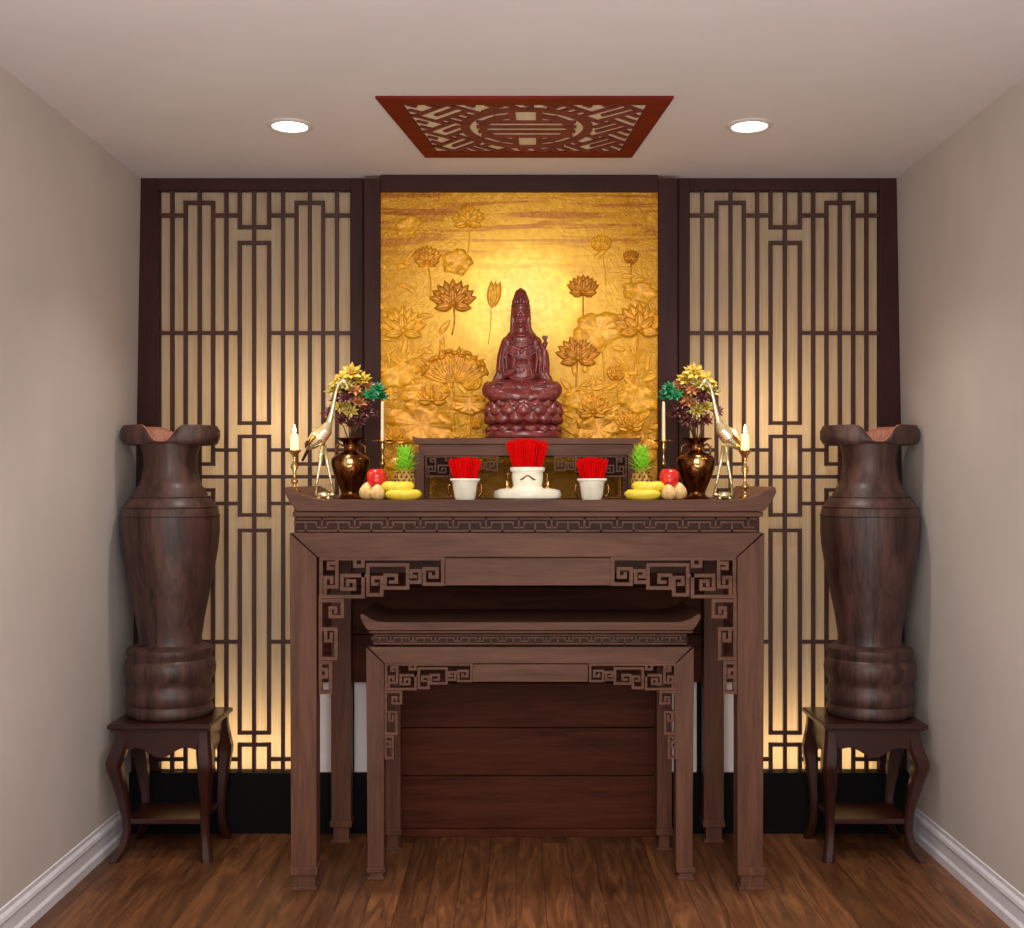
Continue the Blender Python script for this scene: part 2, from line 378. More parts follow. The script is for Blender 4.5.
# ------------------------------------------------------------------ lattice screens
b_ = MB().R(357,371,178,773,4.647,4.68); b_.R(671,685,178,773,4.647,4.68)
struct(b_.build('trim_added_light_leak_cover', M['frame']))  # added strips that block light leaking between the frames
def screen(side, outer, inner, top, lx0, lx1, bars, label):
    D = 4.638; DL = 4.650; DPp = 4.680
    t = thing('lattice_screen', (X((outer+inner)/2,D), D, zb), label, 'lattice screen', 'wall lattice screens')
    ztop = H
    a, b = min(outer,inner), max(outer,inner)
    lxa, lxb = X(lx0,D), X(lx1,D)
    fr = MB()
    def wx(z): return (LB_+(LT-LB_)*z/H+.0012) if side < 0 else (RB_+(RT-RB_)*z/H-.0012)
    if side < 0:
        fr.prism_y([(wx(zb),zb),(lxa,zb),(lxa,ztop),(wx(ztop),ztop)], D, D+.05)
        fr.build('stile', M['frame'], t, bevel=.002)
        MB().box(lxb, X(b,D), D, D+.05, zb, ztop).build('stile', M['frame'], t, bevel=.003)
    else:
        MB().box(X(a,D), lxa, D, D+.05, zb, ztop).build('stile', M['frame'], t, bevel=.003)
        fr.prism_y([(lxb,zb),(wx(zb),zb),(wx(ztop),ztop),(lxb,ztop)], D, D+.05)
        fr.build('stile', M['frame'], t, bevel=.002)
    MB().box(lxa, lxb, D, D+.05, Z(190,D), ztop).build('top_rail', M['framex'], t, bevel=.003)
    MB().box(lxa, lxb, DPp, DPp+.004, zb, Z(189,D)).build('paper_backing', M['paper'], t)
    # lattice
    w = .0145; m = MB()
    y_top, y_bot = 190, 774
    def V(i, p0, p1):
        x = X(bars[i],DL); m.box(x-w/2, x+w/2, DL, DL+.016, Z(p1,DL)-w/2, Z(p0,DL)+w/2)
    def Hh(i, j, p):
        x0 = X(lx0,DL) if i is None else X(bars[i],DL); x1 = X(lx1,DL) if j is None else X(bars[j],DL)
        m.box(x0-(w/2 if i is not None else 0), x1+(w/2 if j is not None else 0), DL-.0006, DL+.0154, Z(p,DL)-w/2, Z(p,DL)+w/2)
    for i in (0,2,4,6,8,10,12): V(i, y_top-1, y_bot)
    for i in (1,11):
        V(i,202.4,464); V(i,490,y_bot)
    for i in (3,9):
        V(i,202.4,464); V(i,490,y_bot)
    for i in (5,7):
        V(i,y_top-1,226.8); V(i,242.5,423); V(i,436.4,515); V(i,530.5,733); V(i,745,y_bot)
    for i,j in ((1,3),(9,11)):
        Hh(i,j,202.4); Hh(i,j,464); Hh(i,j,490)
    for p in (226.8,242.5,423,436.4,515,530.5,733,745): Hh(5,7,p)
    for p in (215,450,503.5,759.5):
        Hh(None,1,p); Hh(3,5,p); Hh(7,9,p); Hh(11,None,p)
    for p in (332.8,642): Hh(None,5,p); Hh(7,None,p)
    Hh(None,None,476.8)
    m.build('lattice', M['lattice'], t)
    return t
BL = [171.8,185.1,199.2,212.6,225.9,239.3,253.7,268.7,282.7,296.1,309.5,322.8,336.6]
BR = [702.5,716.8,730.9,744.2,757.6,771,785.3,800.3,813.7,827,840.4,853.8,867]
screen(-1, 137.5, 363, 178, 158.4, 350, BL, 'tall dark wooden lattice screen with cream backing left of the gold panel')
screen(1, 678.5, 900, 178, 690, 880, BR, 'tall dark wooden lattice screen with cream backing right of the gold panel')

# ------------------------------------------------------------------ gold relief artwork
D = 4.60
zalt = Z(500.3, 3.94)                  # altar top surface
tg = thing('gold_relief_panel', (X(519,D), D, zalt), 'square golden relief of lotus flowers and rising sun in dark frame above altar', 'wall art')
MB().box(X(379,D), X(660,D), D, D+.03, zalt, Z(190,D)).build('gilded_panel', M['gold'], tg, org=(0,0,0)).parent = None
gp = bpy.data.objects['gilded_panel']; gp.parent = tg; gp.matrix_parent_inverse = Matrix.Translation(Vector(tg.location)).inverted(); ORG['gilded_panel'] = (0,0,0)
DF = 4.585
MB().R(364,380.3,178,503.5,DF,DF+.06).build('frame_stile', M['frame'], tg, bevel=.003)
MB().R(658.2,677.5,178,503.5,DF,DF+.06).build('frame_stile', M['frame'], tg, bevel=.003)
MB().box(X(380.3,DF),X(658.2,DF),DF,DF+.06,Z(191.7,DF),H-.001).build('frame_rail', M['framex'], tg, bevel=.003)

PXM = D/F
def relief_petal(m, px, py, ang, L, w, h=.010, up=.15, base=0.0):
    # ang: 0 = up, positive = to the right ; sizes in pixels
    a = math.radians(ang); d = Vector((math.sin(a),0,math.cos(a)))
    p = P(px,py,D-.0005-base)
    n, mm = 8, 6; side = Vector((math.cos(a),0,-math.sin(a)))
    vs = []; fs = []
    for i in range(n+1):
        t = i/n; hw = w*.5*PXM*math.sin(PI*t**.8)**.85 if 0<t<1 else .0002
        for j in range(mm+1):
            u = j/mm*2-1
            rim = 1-abs(u)**3
            hh = h*(.35*rim+ .65*(abs(u)*rim*1.6))*min(1,4*t)*min(1,5*(1-t)) + up*h*t
            q = p+d*(L*PXM*t)+side*(hw*u); q.y -= hh
            vs.append(q)
    for i in range(n):
        for j in range(mm):
            k = i*(mm+1)+j; fs.append((k,k+1,k+mm+2,k+mm+1))
    m.add(vs, fs)
def relief_stem(m, x0,y0,x1,y1,r=.9,bend=4):
    pts = [P(x0+(x1-x0)*t+bend*math.sin(PI*t), y0+(y1-y0)*t, D-.001) for t in [i/8 for i in range(9)]]
    m.tube(pts, r*PXM, 6, flat=.8)
def lotus(px, py, w, mat, open_=1.0, stem=None, petals=9):
    m = MB(); L = w*.56
    for k in range(petals):                      # back row
        a = (k/(petals-1)-.5)*150*open_
        relief_petal(m, px+math.sin(math.radians(a))*w*.06, py, a, L*(1-.12*abs(a)/90), w*.25, .012)
    for k in range(5):                            # front row
        a = (k/4-.5)*200*open_
        relief_petal(m, px, py+w*.05, a, L*.78, w*.24, .018, base=.003)
    for a in ((-118,118) if open_ > .7 else ()):
        relief_petal(m, px, py, a, L*.6, w*.2, .012)
    m.ball(P(px,py,D-.004), (w*.09*PXM,.01,w*.07*PXM), 10, 8)
    if stem: relief_stem(m, px, py, *stem)
    m.build('lotus_flower', mat, gp, smooth=True)
def lotus_leaf(px, py, rx, ry, mat, tilt=0, stem=None, seed=1):
    rnd = random.Random(seed); m = MB(); rings, seg = 6, 48
    c = P(px,py,D-.002); vs = [c+Vector((0,-.004,0))]; fs = []; ph = rnd.random()*6
    ct, st = math.cos(math.radians(tilt)), math.sin(math.radians(tilt))
    for r in range(1,rings+1):
        for i in range(seg):
            a = 2*PI*i/seg; rr = r/rings
            wob = 1+.09*math.sin(5*a+ph)*rr+.05*math.sin(11*a+ph*2)*rr
            x = rx*rr*wob*math.cos(a)*PXM; z = ry*rr*wob*math.sin(a)*PXM
            vein = .0022*abs(math.sin(a*8))*rr
            h = .003+.010*rr**2*(.5+.5*math.sin(5*a+ph)) + vein if r < rings else .0
            vs.append(c+Vector((x*ct-z*st, -h, x*st+z*ct)))
    for i in range(seg): fs.append((0,1+(i+1)%seg,1+i))
    for r in range(rings-1):
        for i in range(seg):
            j=(i+1)%seg; fs.append((1+r*seg+i,1+r*seg+j,1+(r+1)*seg+j,1+(r+1)*seg+i))
    m.add(vs, fs)
    if stem: relief_stem(m, px, py, *stem)
    m.build('lotus_leaf', mat, gp, smooth=True)
GR, GP, GD = M['gold_relief'], M['gold_relief_pale'], M['gold_relief_deep']
m = MB()
for k in range(15):
    a = (k/14-.5)*150
    relief_petal(m, 453, 382, a, 32-5*math.cos(k*1.9)+6*abs(a)/75, 11, .012, base=.001*(k%2))
for k in range(13):
    a = -1.15+2.3*k/12
    m.ball(P(455+34*math.sin(a), 384-31*math.cos(a)+2.5*math.sin(k*2.1), D-.005), (4.6*PXM,.012,2.2*PXM), 10, 6, Euler((0,a,0)))
relief_stem(m, 453, 382, 451, 430, 1.0, 2)
m.build('lotus_leaf', GR, gp, smooth=True)
lotus_leaf(598,330,25,18,GP,10,(602,400),5)
lotus_leaf(421,425,34,20,GR,-12,None,6)
lotus_leaf(400,375,20,12,GP,20,None,7)
lotus_leaf(457,262,15,13,GP,0,None,8)
lotus_leaf(425,392,24,11,GP,8,None,9)
lotus_leaf(598,430,24,15,GR,14,None,10)
lotus_leaf(638,400,20,14,GP,-14,None,11)
lotus_leaf(470,405,20,10,GR,0,None,12)
lotus_leaf(412,470,26,16,GR,0,None,14)
lotus_leaf(640,450,20,14,GR,0,None,15)
lotus_leaf(578,400,16,10,GP,0,None,16)
lotus_leaf(408,226,14,9,GP,30,None,17)
lotus_leaf(640,292,18,10,GP,-10,None,18)
lotus(453,303,44,GD,1.0,(452,335,.9,2))
lotus(468,222,32,GP,1.0,(466,262,.7,2))
lotus(427,262,30,GR,.8,(430,300,.8,2))
lotus(403,330,44,GP,1.0,(398,370,.8,2))
lotus(583,292,32,GD,.85,(581,345,.9,1))
lotus(631,262,22,GD,.5,(631,300,.9,0),7)
lotus(601,248,25,GP,.7,(606,285,.7,1))
lotus(578,358,42,GD,1.0,(578,425,.9,-2))
lotus(639,328,48,GR,1.0,(630,400,1.0,1))
lotus(616,378,24,GR,.6,(618,410,.8,1),7)
lotus(472,388,26,GP,.6,(470,420,.8,1),7)
lotus(630,428,32,GR,.8,None)
lotus(593,412,34,GR,1.0,None)
lotus(432,400,34,GR,.9,None)
lotus(395,440,28,GR,.9,None)
m = MB()
for a_,w_ in ((-8,9),(8,9),(0,8)): relief_petal(m, 492+a_*.1, 308, a_+8, 28, w_, .010)
relief_stem(m, 491, 307, 488, 345, .5, 1); m.build('lotus_bud', GP, gp, smooth=True)
lotus(476,428,18,GR,.4,None,5)
m = MB(); rnd = random.Random(5)
for k in range(260):
    px = rnd.uniform(383,655); py = rnd.uniform(350,445) if k > 30 else rnd.uniform(250,340)
    if abs(px-520) < 45+(20 if py < 360 else 0): continue
    relief_petal(m, px, py, rnd.uniform(-100,100), rnd.uniform(9,20), rnd.uniform(3,7), .006)
o = m.build('engraved_foliage', GP, gp, smooth=True); o['kind'] = 'stuff'

# ------------------------------------------------------------------ altars
BR_PATHS = [  # fret bracket, in pixels of a 5.8x enlargement with origin (60,45)
 [(68,52),(778,52)], [(68,52),(68,272),(312,272),(312,150),(190,150),(190,228),(262,228),(262,182),(224,182),(224,205)],
 [(160,52),(160,215),(92,215),(92,162),(130,162),(130,190)], [(160,78),(112,78),(112,108),(136,108)],
 [(265,52),(265,95),(312,95),(312,52)], [(92,215),(92,272)],
 [(340,88),(570,88),(570,222),(440,222),(440,148),(505,148),(505,188),(472,188)],
 [(340,88),(340,262),(420,262),(420,162),(368,162),(368,200),(392,200)], [(312,150),(340,150)],
 [(570,188),(642,188),(642,122),(592,122),(592,156),(616,156)],
 [(668,122),(642,122)], [(775,52),(775,200),(668,200),(668,110),(742,110),(742,158),(702,158),(702,140)],
 [(65,295),(192,295),(192,388),(122,388),(122,338),(154,338),(154,362)], [(65,272),(65,830)],
 [(65,460),(155,460),(155,632),(65,632)], [(95,460),(95,528),(128,528),(128,490)],
 [(65,655),(124,655),(124,828),(65,828)], [(65,695),(100,695),(100,738),(82,738)],
]
def frieze(m, x0, x1, z0, z1, y0, y1, period):
    n = max(4, round((x1-x0)/period)); p = (x1-x0)/n; h = z1-z0; w = h*.14
    m.box(x0,x1,y0,y1,z1-w,z1); m.box(x0,x1,y0,y1,z0,z0+w)
    for k in range(n):
        c = x0+(k+.25)*p; e = x0+(k+.75)*p
        m.box(c-p*.36,c+p*.36,y0,y1,z0+h*.60,z0+h*.60+w); m.box(c-w/2,c+w/2,y0,y1,z0,z0+h*.60)
        m.box(c-p*.36,c-p*.36+w,y0,y1,z0+h*.42,z0+h*.60); m.box(c+p*.36-w,c+p*.36,y0,y1,z0+h*.42,z0+h*.60)
        if e+p*.36 <= x1+1e-4:
            m.box(e-p*.36,e+p*.36,y0,y1,z0+h*.28,z0+h*.28+w) if False else None
        m.box(e-w/2,e+w/2,y0,y1,z0+h*.30,z1)
        m.box(e-p*.17,e+p*.17,y0,y1,z0+h*.30-w/2,z0+h*.30+w/2)
def altar(q, label):
    ds, df, dr, dback = q['ds'], q['df'], q['dr'], q['dback']
    xl, xr = q['xl'], q['xr']; lw = q['lw']
    cxm = (X(xl,df)+X(xr,df))/2
    t = thing('altar_table', (cxm, (df+dback)/2, 0), label, 'altar table')
    ty, th, cu = q['top'], q['th'], q['curl']       # slab top py, thickness px, curl px scale
    L0, R0 = q['tipl'], q['tipr']; k = cu
    poly = [(L0,ty-13*k),(L0+3*k,ty-13.6*k),(L0+9*k,ty-10*k),(L0+16*k,ty-5.5*k),(L0+27*k,ty-1.6*k),(L0+42*k,ty),
            (R0-42*k,ty),(R0-27*k,ty-1.6*k),(R0-16*k,ty-5.5*k),(R0-9*k,ty-10*k),(R0-3*k,ty-13.6*k),(R0,ty-13*k),(R0+1*k,ty-8*k),
            (R0-4*k,ty+2*k),(R0-10*k,ty+th-1.5),(R0-13*k,ty+th),(L0+13*k,ty+th),(L0+10*k,ty+th-1.5),(L0+4*k,ty+2*k),(L0-1*k,ty-8*k)]
    MB().prism_y([(X(a,ds),Z(b,ds)) for a,b in poly], ds, dback).build('altar_top', M['altar_x'], t, bevel=.002)
    ftop, fbot = q['fr']; a0, a1 = q['ap']; b0, b1 = q['ap2']
    MB().R(xl+3,xr-1,ty+th+.3,ftop-.4,df-.022,dback-.03).build('moulding', M['altar_x'], t, bevel=.004)
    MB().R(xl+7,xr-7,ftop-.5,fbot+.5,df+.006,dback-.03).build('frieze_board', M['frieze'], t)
    m = MB(); frieze(m, X(xl+8,df),X(xr-8,df),Z(fbot-.3,df),Z(ftop+.3,df),df-.002,df+.006,q['period']*df/F)
    m.build('meander_frieze', M['altar_x'], t)
    # front frame: mitred apron and legs
    h = a1-a0
    MB().prism_y([(X(a,df),Z(b,df)) for a,b in [(xl+2.2,a0),(xr-2.2,a0),(xr-lw+.2-1,a1),(xl+lw-.2+1,a1)]], df, df+.03).build('apron', M['altar_x'], t, bevel=.0015)
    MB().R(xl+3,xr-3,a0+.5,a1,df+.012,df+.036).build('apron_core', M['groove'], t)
    xi = q['in']
    ft = q['foot']
    for sgn in (-1,1):
        e, ins = (xl,xl+lw) if sgn<0 else (xr,xr-lw)
        lo = ft[0]
        MB().prism_y([(X(a,df),Z(b,df)) for a,b in [(e,a0+.3),(ins,a1+.5),(ins,lo),(e-sgn*1.5,lo)]], df, df+q['lt']).build('leg', M['altar_z'], t, bevel=.002)
        c0, c1 = min(e,ins), max(e,ins)
        f = MB().R(c0+.5,c1+1,lo,ft[1],df-.006,df+q['lt']+.006)
        z0 = 0.0
        f.box(X(c0+3,df),X(c1-1,df),df,df+q['lt'],z0,Z(ft[1],df))
        f.box(X(c0+1.5,df),X(c1+.5,df),df-.004,df+q['lt']+.004,z0,z0+.012)
        f.build('foot', M['altar_z'], t, bevel=.002)
        # rear leg
        ra, rb = (q['rl'] if sgn<0 else q['rr'])
        MB().box(X(ra,dr),X(rb,dr),dr,dr+.06,.06,Z(a0,df)).build('leg', M['altar_z'], t, bevel=.002)
        f = MB().box(X(ra-1,dr),X(rb+1,dr),dr-.006,dr+.066,.06,.085); f.box(X(ra+2,dr),X(rb-2,dr),dr+.002,dr+.058,0,.06)
        f.box(X(ra,dr),X(rb,dr),dr-.002,dr+.062,0,.012)
        f.build('foot', M['altar_z'], t, bevel=.002)
        # side apron
        xo, xro = X(e,df), X(ra if sgn<0 else rb, dr)
        MB().prism_z([(xo-sgn*.004,df+.03),(xo-sgn*.03,df+.03),(xro-sgn*.03,dr),(xro-sgn*.004,dr)], Z(b1,df), Z(a0,df)).build('side_apron', M['altar_y'], t, bevel=.002)
        # front bracket
        s = q['bs']; sy = q['bsy']; m = MB(); w = 3.5*s*df/F
        ox = (xi[0] if sgn<0 else xi[1]); 
        for path in BR_PATHS:
            pts = []
            for (u,v) in path:
                uu = (u-60)/5.8*s; vv = (v-45)/5.8; vv = vv*sy[0] if v < 285 else 40.5*sy[0]+(vv-40.5)*sy[1]
                pts.append((X(ox-sgn*uu,df), Z(b0-.5+vv,df)))
            m.stroke(pts, w, df+.002, df+.022)
        m.build('fret_bracket', M['altar_x'], t)
        # side bracket of the same fretwork along the leg
        m = MB()
        for path in BR_PATHS[12:]+BR_PATHS[:3]:
            pts = []
            for (u,v) in path:
                uu = (u-60)/5.8*s; vv = (v-45)/5.8; vv = vv*sy[0] if v < 285 else 40.5*sy[0]+(vv-40.5)*sy[1]
                pts.append((uu*df/F, Z(b1-1+vv*.8,df)))
            for (a,b),(c,d) in zip(pts[:-1],pts[1:]):
                y_0, y_1 = df+q['lt']+min(a,c)-w/2, df+q['lt']+max(a,c)+w/2
                m.box(xo-sgn*.012, xo-sgn*.026, y_0, y_1, min(b,d)-w/2, max(b,d)+w/2)
        m.build('fret_bracket', M['altar_y'], t)
    MB().R(q['a2x'][0],q['a2x'][1],b0,b1,df+.006,df+.024).build('lower_apron', M['altar_x'], t, bevel=.002)
    MB().box(X(q['rl'][1],dr),X(q['rr'][0],dr),dr+.015,dr+.035,Z(b1,df),Z(a0,df)).build('rear_apron', M['altar_x'], t, bevel=.002)
    return t
altar(dict(ds=3.94, df=3.975, dr=4.50, dback=4.575, xl=289.5, xr=764.5, lw=27, tipl=285.5, tipr=775.5, top=500.3, th=11, curl=1.0,
           fr=(517.3,532), ap=(532.8,557), ap2=(558,585.5), period=33, foot=(868,876), lt=.075, rl=(331,351), rr=(704,724), bs=1.0, bsy=(1.0,1.0),
           **{'in':(319.5,736)}, a2x=(445,612)),
      'large carved brown altar table carrying the statue and offerings, fret brackets in its corners')
altar(dict(ds=4.05, df=4.08, dr=4.40, dback=4.47, xl=366, xr=694, lw=18, tipl=360.5, tipr=700.5, top=622.3, th=8, curl=.62,
           fr=(634,644.5), ap=(647,663.5), ap2=(664.2,682), period=23, foot=(868,873), lt=.06, rl=(385,400.5), rr=(657,672), bs=.70, bsy=(.65,.72),
           **{'in':(385,676.5)}, a2x=(472.5,588)),
      'smaller matching brown altar table nested under the large altar, nothing on its top')

# ------------------------------------------------------------------ plant stools and floor vases
def stool(sg, label):
    # left stool; sg=-1 left, +1 mirrored right
    x0, x1 = 1.492, 1.112         # outer / inner edge, absolute
    ox = .012 if sg > 0 else 0.0
    y0, y1 = 4.25, 4.585; zt = .509
    sx = lambda v: sg*(v+ox)
    cx = sx((x0+x1)/2)
    t = thing('plant_stool', (cx,(y0+y1)/2,0), label, 'stool', 'vase stools')
    m = MB(); 
    def slab(e, z0, z1): m.box(sx(x0-e), sx(x1+e), y0+e, y1-e, z0, z1)
    slab(0,zt-.018,zt-.004); slab(.004,zt-.005,zt); slab(.008,zt-.026,zt-.018)
    m.build('stool_top', M['stool'], t, bevel=.004)
    # scalloped aprons
    za = zt-.026
    def scal(u):  # u 0..1 -> bottom drop
        return .078 + .012*math.cos((u-.5)*2*PI)*1.0 - .018*math.exp(-((u-.5)/.12)**2)*0 + .012*math.cos(u*4*PI)
    n = 24; a, b = x1+.03, x0-.03
    poly = [(sx(a+(b-a)*i/n), za-scal(i/n)) for i in range(n+1)]+[(sx(b),za),(sx(a),za)]
    MB().prism_y(poly, y0+.022, y0+.040).build('apron', M['stool'], t, bevel=.002)
    MB().prism_y(poly, y1-.040, y1-.022).build('apron', M['stool'], t, bevel=.002)
    for xx in (x0-.022, x1+.040):
        a2, b2 = y0+.03, y1-.03; m = MB()
        pr = [(a2+(b2-a2)*i/n, za-scal(i/n)) for i in range(n+1)]+[(b2,za),(a2,za)]
        vs = [(sx(xx),y,z) for y,z in pr]+[(sx(xx-.018),y,z) for y,z in pr]; k = len(pr)
        m.add(vs, [tuple(range(k)), tuple(range(2*k-1,k-1,-1))]+[(i,(i+1)%k,(i+1)%k+k,i+k) for i in range(k)])
        m.build('apron', M['stool'], t)
    # cabriole legs
    prof = [(.484,.022,.050),(.456,.020,.050),(.43,.014,.053),(.40,.004,.058),(.365,-.008,.058),(.34,-.007,.055),(.30,.006,.049),(.25,.020,.042),(.20,.032,.036),(.15,.040,.032),(.10,.042,.030),(.06,.034,.031),(.03,.018,.034),(.012,.004,.036),(0,.002,.034)]
    for (cxn,sxn) in ((x0,-1),(x1,1)):
        for (cy,sy) in ((y0,1),(y1,-1)):
            m = MB(); vs = []; fs = []
            for (z,off,w) in prof:
                xa = cxn+sxn*(off if sxn < 0 else off*.45); ya = cy+sy*(off*.8+.004)
                q4 = [(xa,ya),(xa+sxn*w,ya),(xa+sxn*w,ya+sy*w),(xa,ya+sy*w)]
                ch = w*.2
                ring = [(xa+sxn*ch,ya),(xa+sxn*(w-ch),ya),(xa+sxn*w,ya+sy*ch),(xa+sxn*w,ya+sy*(w-ch)),(xa+sxn*(w-ch),ya+sy*w),(xa+sxn*ch,ya+sy*w),(xa,ya+sy*(w-ch)),(xa,ya+sy*ch)]
                vs += [(sx(a_),b_,z) for a_,b_ in ring]
            n8 = 8
            flip = (sxn*sy*sg) > 0
            for k in range(len(prof)-1):
                for i in range(n8):
                    j=(i+1)%n8; f = (k*n8+i,(k+1)*n8+i,(k+1)*n8+j,k*n8+j)
                    fs.append(f[::-1] if not flip else f)
            fs.append(tuple(range(n8))); fs.append(tuple((len(prof)-1)*n8+i for i in range(n8)))
            m.add(vs, fs); m.build('leg', M['stoolz'], t, smooth=False, bevel=0, autos=.6)
    MB().box(sx(x0-.05),sx(x1+.045),y0+.05,y1-.05,.130,.150).build('lower_shelf', M['stool'], t, bevel=.003)
    return t, cx, (y0+y1)/2, zt
def floor_vase(sg, cx, cy, z0, label):
    t = thing('floor_vase', (cx,cy,z0), label, 'vase', 'tall turned floor vases')
    u = cy/F  # metres per px
    base = [(40,0),(42,1.2),(43,5),(42,10),(41,12),(43,15),(44,20),(43.5,26),(41,29),(40.5,33),(43,37),(45,42),(45.5,48),(44,54),(41,57),(41.5,60),(43,63),(42.5,67),(36,69.5),(32,71)]
    sc = .98
    MB().lathe([(r*u*sc,z*u) for r,z in base], (cx,cy,z0), 48).build('turned_base', M['vase'], t, autos=.9)
    zb0 = z0+70.5*u
    body = [(31.5,0),(30.5,4),(31,10),(33,24),(37,45),(42,70),(46.5,95),(48,112),(48,124),(47,133),(43,141),(38,146),(36,148),(36,150),(33.5,152),(33.5,155),(31,157),(29,162),(27,170),(25.8,180),(26.6,189),(29,198),(33,206),(38,213),(42.5,217),(46,217.5),(49,212),(49,205),(46.5,199.5),(43,198),(40,201)]
    kflare = 20
    def rf(k, a, r, z):
        c = math.cos(a); s = math.sin(a); f = c*c
        if k > kflare:
            w = (k-kflare)/(len(body)-1-kflare)
            r0 = 26.3*u
            q_ = max(0,min(1,(abs(c)-.12)/.5)); tip = q_*q_*(3-2*q_)
            r = r0 + (r-r0)*(.30+.70*f**1.4)
            zz = 200*u
            if z < zz and k < kflare+3: zz = z
            drop = (1-tip)*(.95 if s < 0 else .30)
            z = zz+(z-zz)*(1-drop) + (0 if s<0 else 0)
        return r, z
    nseg = 64
    m = MB().lathe([(r*u,z*u) for r,z in body], (cx,cy,zb0), nseg, rf, cap0=True, cap1=False)
    ob = m.build('vase_body', M['vase'], t, autos=1.1)
    # inner throat
    inner = body[kflare+1:][::-1]
    pr = body[:]
    def rf2(k, a, r, z):
        kk = 25-k
        if kk > kflare-2:
            rr, zz = rf(kk, a, body[kk][0]*u, body[kk][1]*u)
        else: rr, zz = body[kk][0]*u, body[kk][1]*u
        off = .0045*min(1,k/1.5)
        return rr-off, zz+(off*.6 if k<4 else 0)
    prof2 = [(body[k][0]*u, body[k][1]*u) for k in range(25,16,-1)]
    MB().lathe(prof2, (cx,cy,zb0), nseg, rf2, cap0=False, cap1=True).build('vase_throat', M['vase_in'], t, smooth=True)
    # carved band on the shoulder
    m = MB()
    for (zz,r) in ((128,48.0),(136.5,45.8),(146.5,38.2)):
        pts = [(cx+r*u*math.cos(2*PI*i/48), cy+r*u*math.sin(2*PI*i/48), zb0+zz*u) for i in range(49)]
        m.tube(pts, .003, 6)
    m.build('turned_ring', M['vase'], t, smooth=True)
tL, cxl, cyl, ztl = stool(-1, 'dark red stool with cabriole legs by the left wall, carrying a floor vase')
tR, cxr, cyr, ztr = stool(1, 'dark red stool with cabriole legs by the right wall, carrying a floor vase')
cyv = 4.445
floor_vase(-1, X(170.5,cyv), cyv, ztl, 'tall dark wooden vase with flared lip on the left stool')
floor_vase(1, X(869.5,cyv), cyv, ztr, 'tall dark wooden vase with flared lip on the right stool')

# ------------------------------------------------------------------ ceiling panel and downlights
zc = H
def cp(u, v):   # u,v in 0..1 ; v=0 near edge (py 96), v=1 far edge (py 156)
    d0, d1 = 3.644, 4.318
    xl, xr = X(375,d0)+(X(425,d1)-X(375,d0))*v, X(674,d0)+(X(632,d1)-X(674,d0))*v
    return (xl+(xr-xl)*u, d0+(d1-d0)*v)
tc = thing('ceiling_fret_panel', (0.03,3.98,zc-.03), 'red wooden fretwork ceiling panel with a round medallion, above the altar', 'ceiling panel')
fu, fv = .075, .10
zf0, zf1 = zc-.009, zc
for poly in ([(0,0),(1,0),(1-fu,fv),(fu,fv)], [(0,1),(1,1),(1-fu,1-fv),(fu,1-fv)], [(0,0),(fu,fv),(fu,1-fv),(0,1)], [(1,0),(1-fu,fv),(1-fu,1-fv),(1,1)]):
    MB().prism_z([cp(*p) for p in poly], zf0, zf1).build('frame_rail', M['red_frame'], tc, bevel=.002)
MB().prism_z([cp(fu,fv),cp(1-fu,fv),cp(1-fu,1-fv),cp(fu,1-fv)], zc-.001, zc).build('backing_board', M['fret_back'], tc)
m = MB(); ZF0, ZF1 = zc-.0065, zc-.001
NSEG = 0
def q2(x, y):  # x in -1..1 , y in -1..1 inside the frame
    return cp(fu+(1-2*fu)*(x+1)/2, fv+(1-2*fv)*(y+1)/2)
def seg(x0,y0,x1,y1,w):
    A = Vector((x0*1.35,y0)); B = Vector((x1*1.35,y1)); d = (B-A)
    if d.length < 1e-5: return
    global NSEG; NSEG += 1; zo = .0002+.00002*(NSEG%101)
    d.normalize(); n = Vector((-d.y,d.x))*w/2; A -= d*w/2; B += d*w/2
    pts = [A+n,B+n,B-n,A-n]
    m.prism_z([q2(max(-1,min(1,p.x/1.35)), max(-1,min(1,p.y))) for p in pts], ZF0-zo, ZF1)
def arc(r0, r1, a0, a1, n=40):
    for i in range(n):
        t0 = a0+(a1-a0)*i/n; t1 = a0+(a1-a0)*(i+1)/n
        m.prism_z([q2(r*math.cos(t)/1.35*1.0, r*math.sin(t)) for r,t in ((r0,t0),(r1,t0),(r1,t1),(r0,t1))], ZF0, ZF1)
arc(.72,.84,0,2*PI,56)
arc(.50,.62,PI*.10,PI*.42,14); arc(.50,.62,PI*.58,PI*.90,14); arc(.50,.62,PI*1.10,PI*1.42,14); arc(.50,.62,PI*1.58,PI*1.90,14)
def bar(x0,y0,x1,y1,w):     # plain bar in the isotropic frame (x scaled 1.35)
    seg(x0/1.35,y0,x1/1.35,y1,w)
for y in (-.30,-.10,.10,.30): bar(-.60+.1*abs(y),y,.60-.1*abs(y),y,.075)
for x in (-.16,.16):
    bar(x,-.68,x,-.36,.08); bar(x,.36,x,.68,.08); bar(x*2.2,-.5,x*2.2,-.36,.06); bar(x*2.2,.36,x*2.2,.5,.06)
for s_ in (-1,1): bar(s_*.55,-.1,s_*.55,.1,.10)
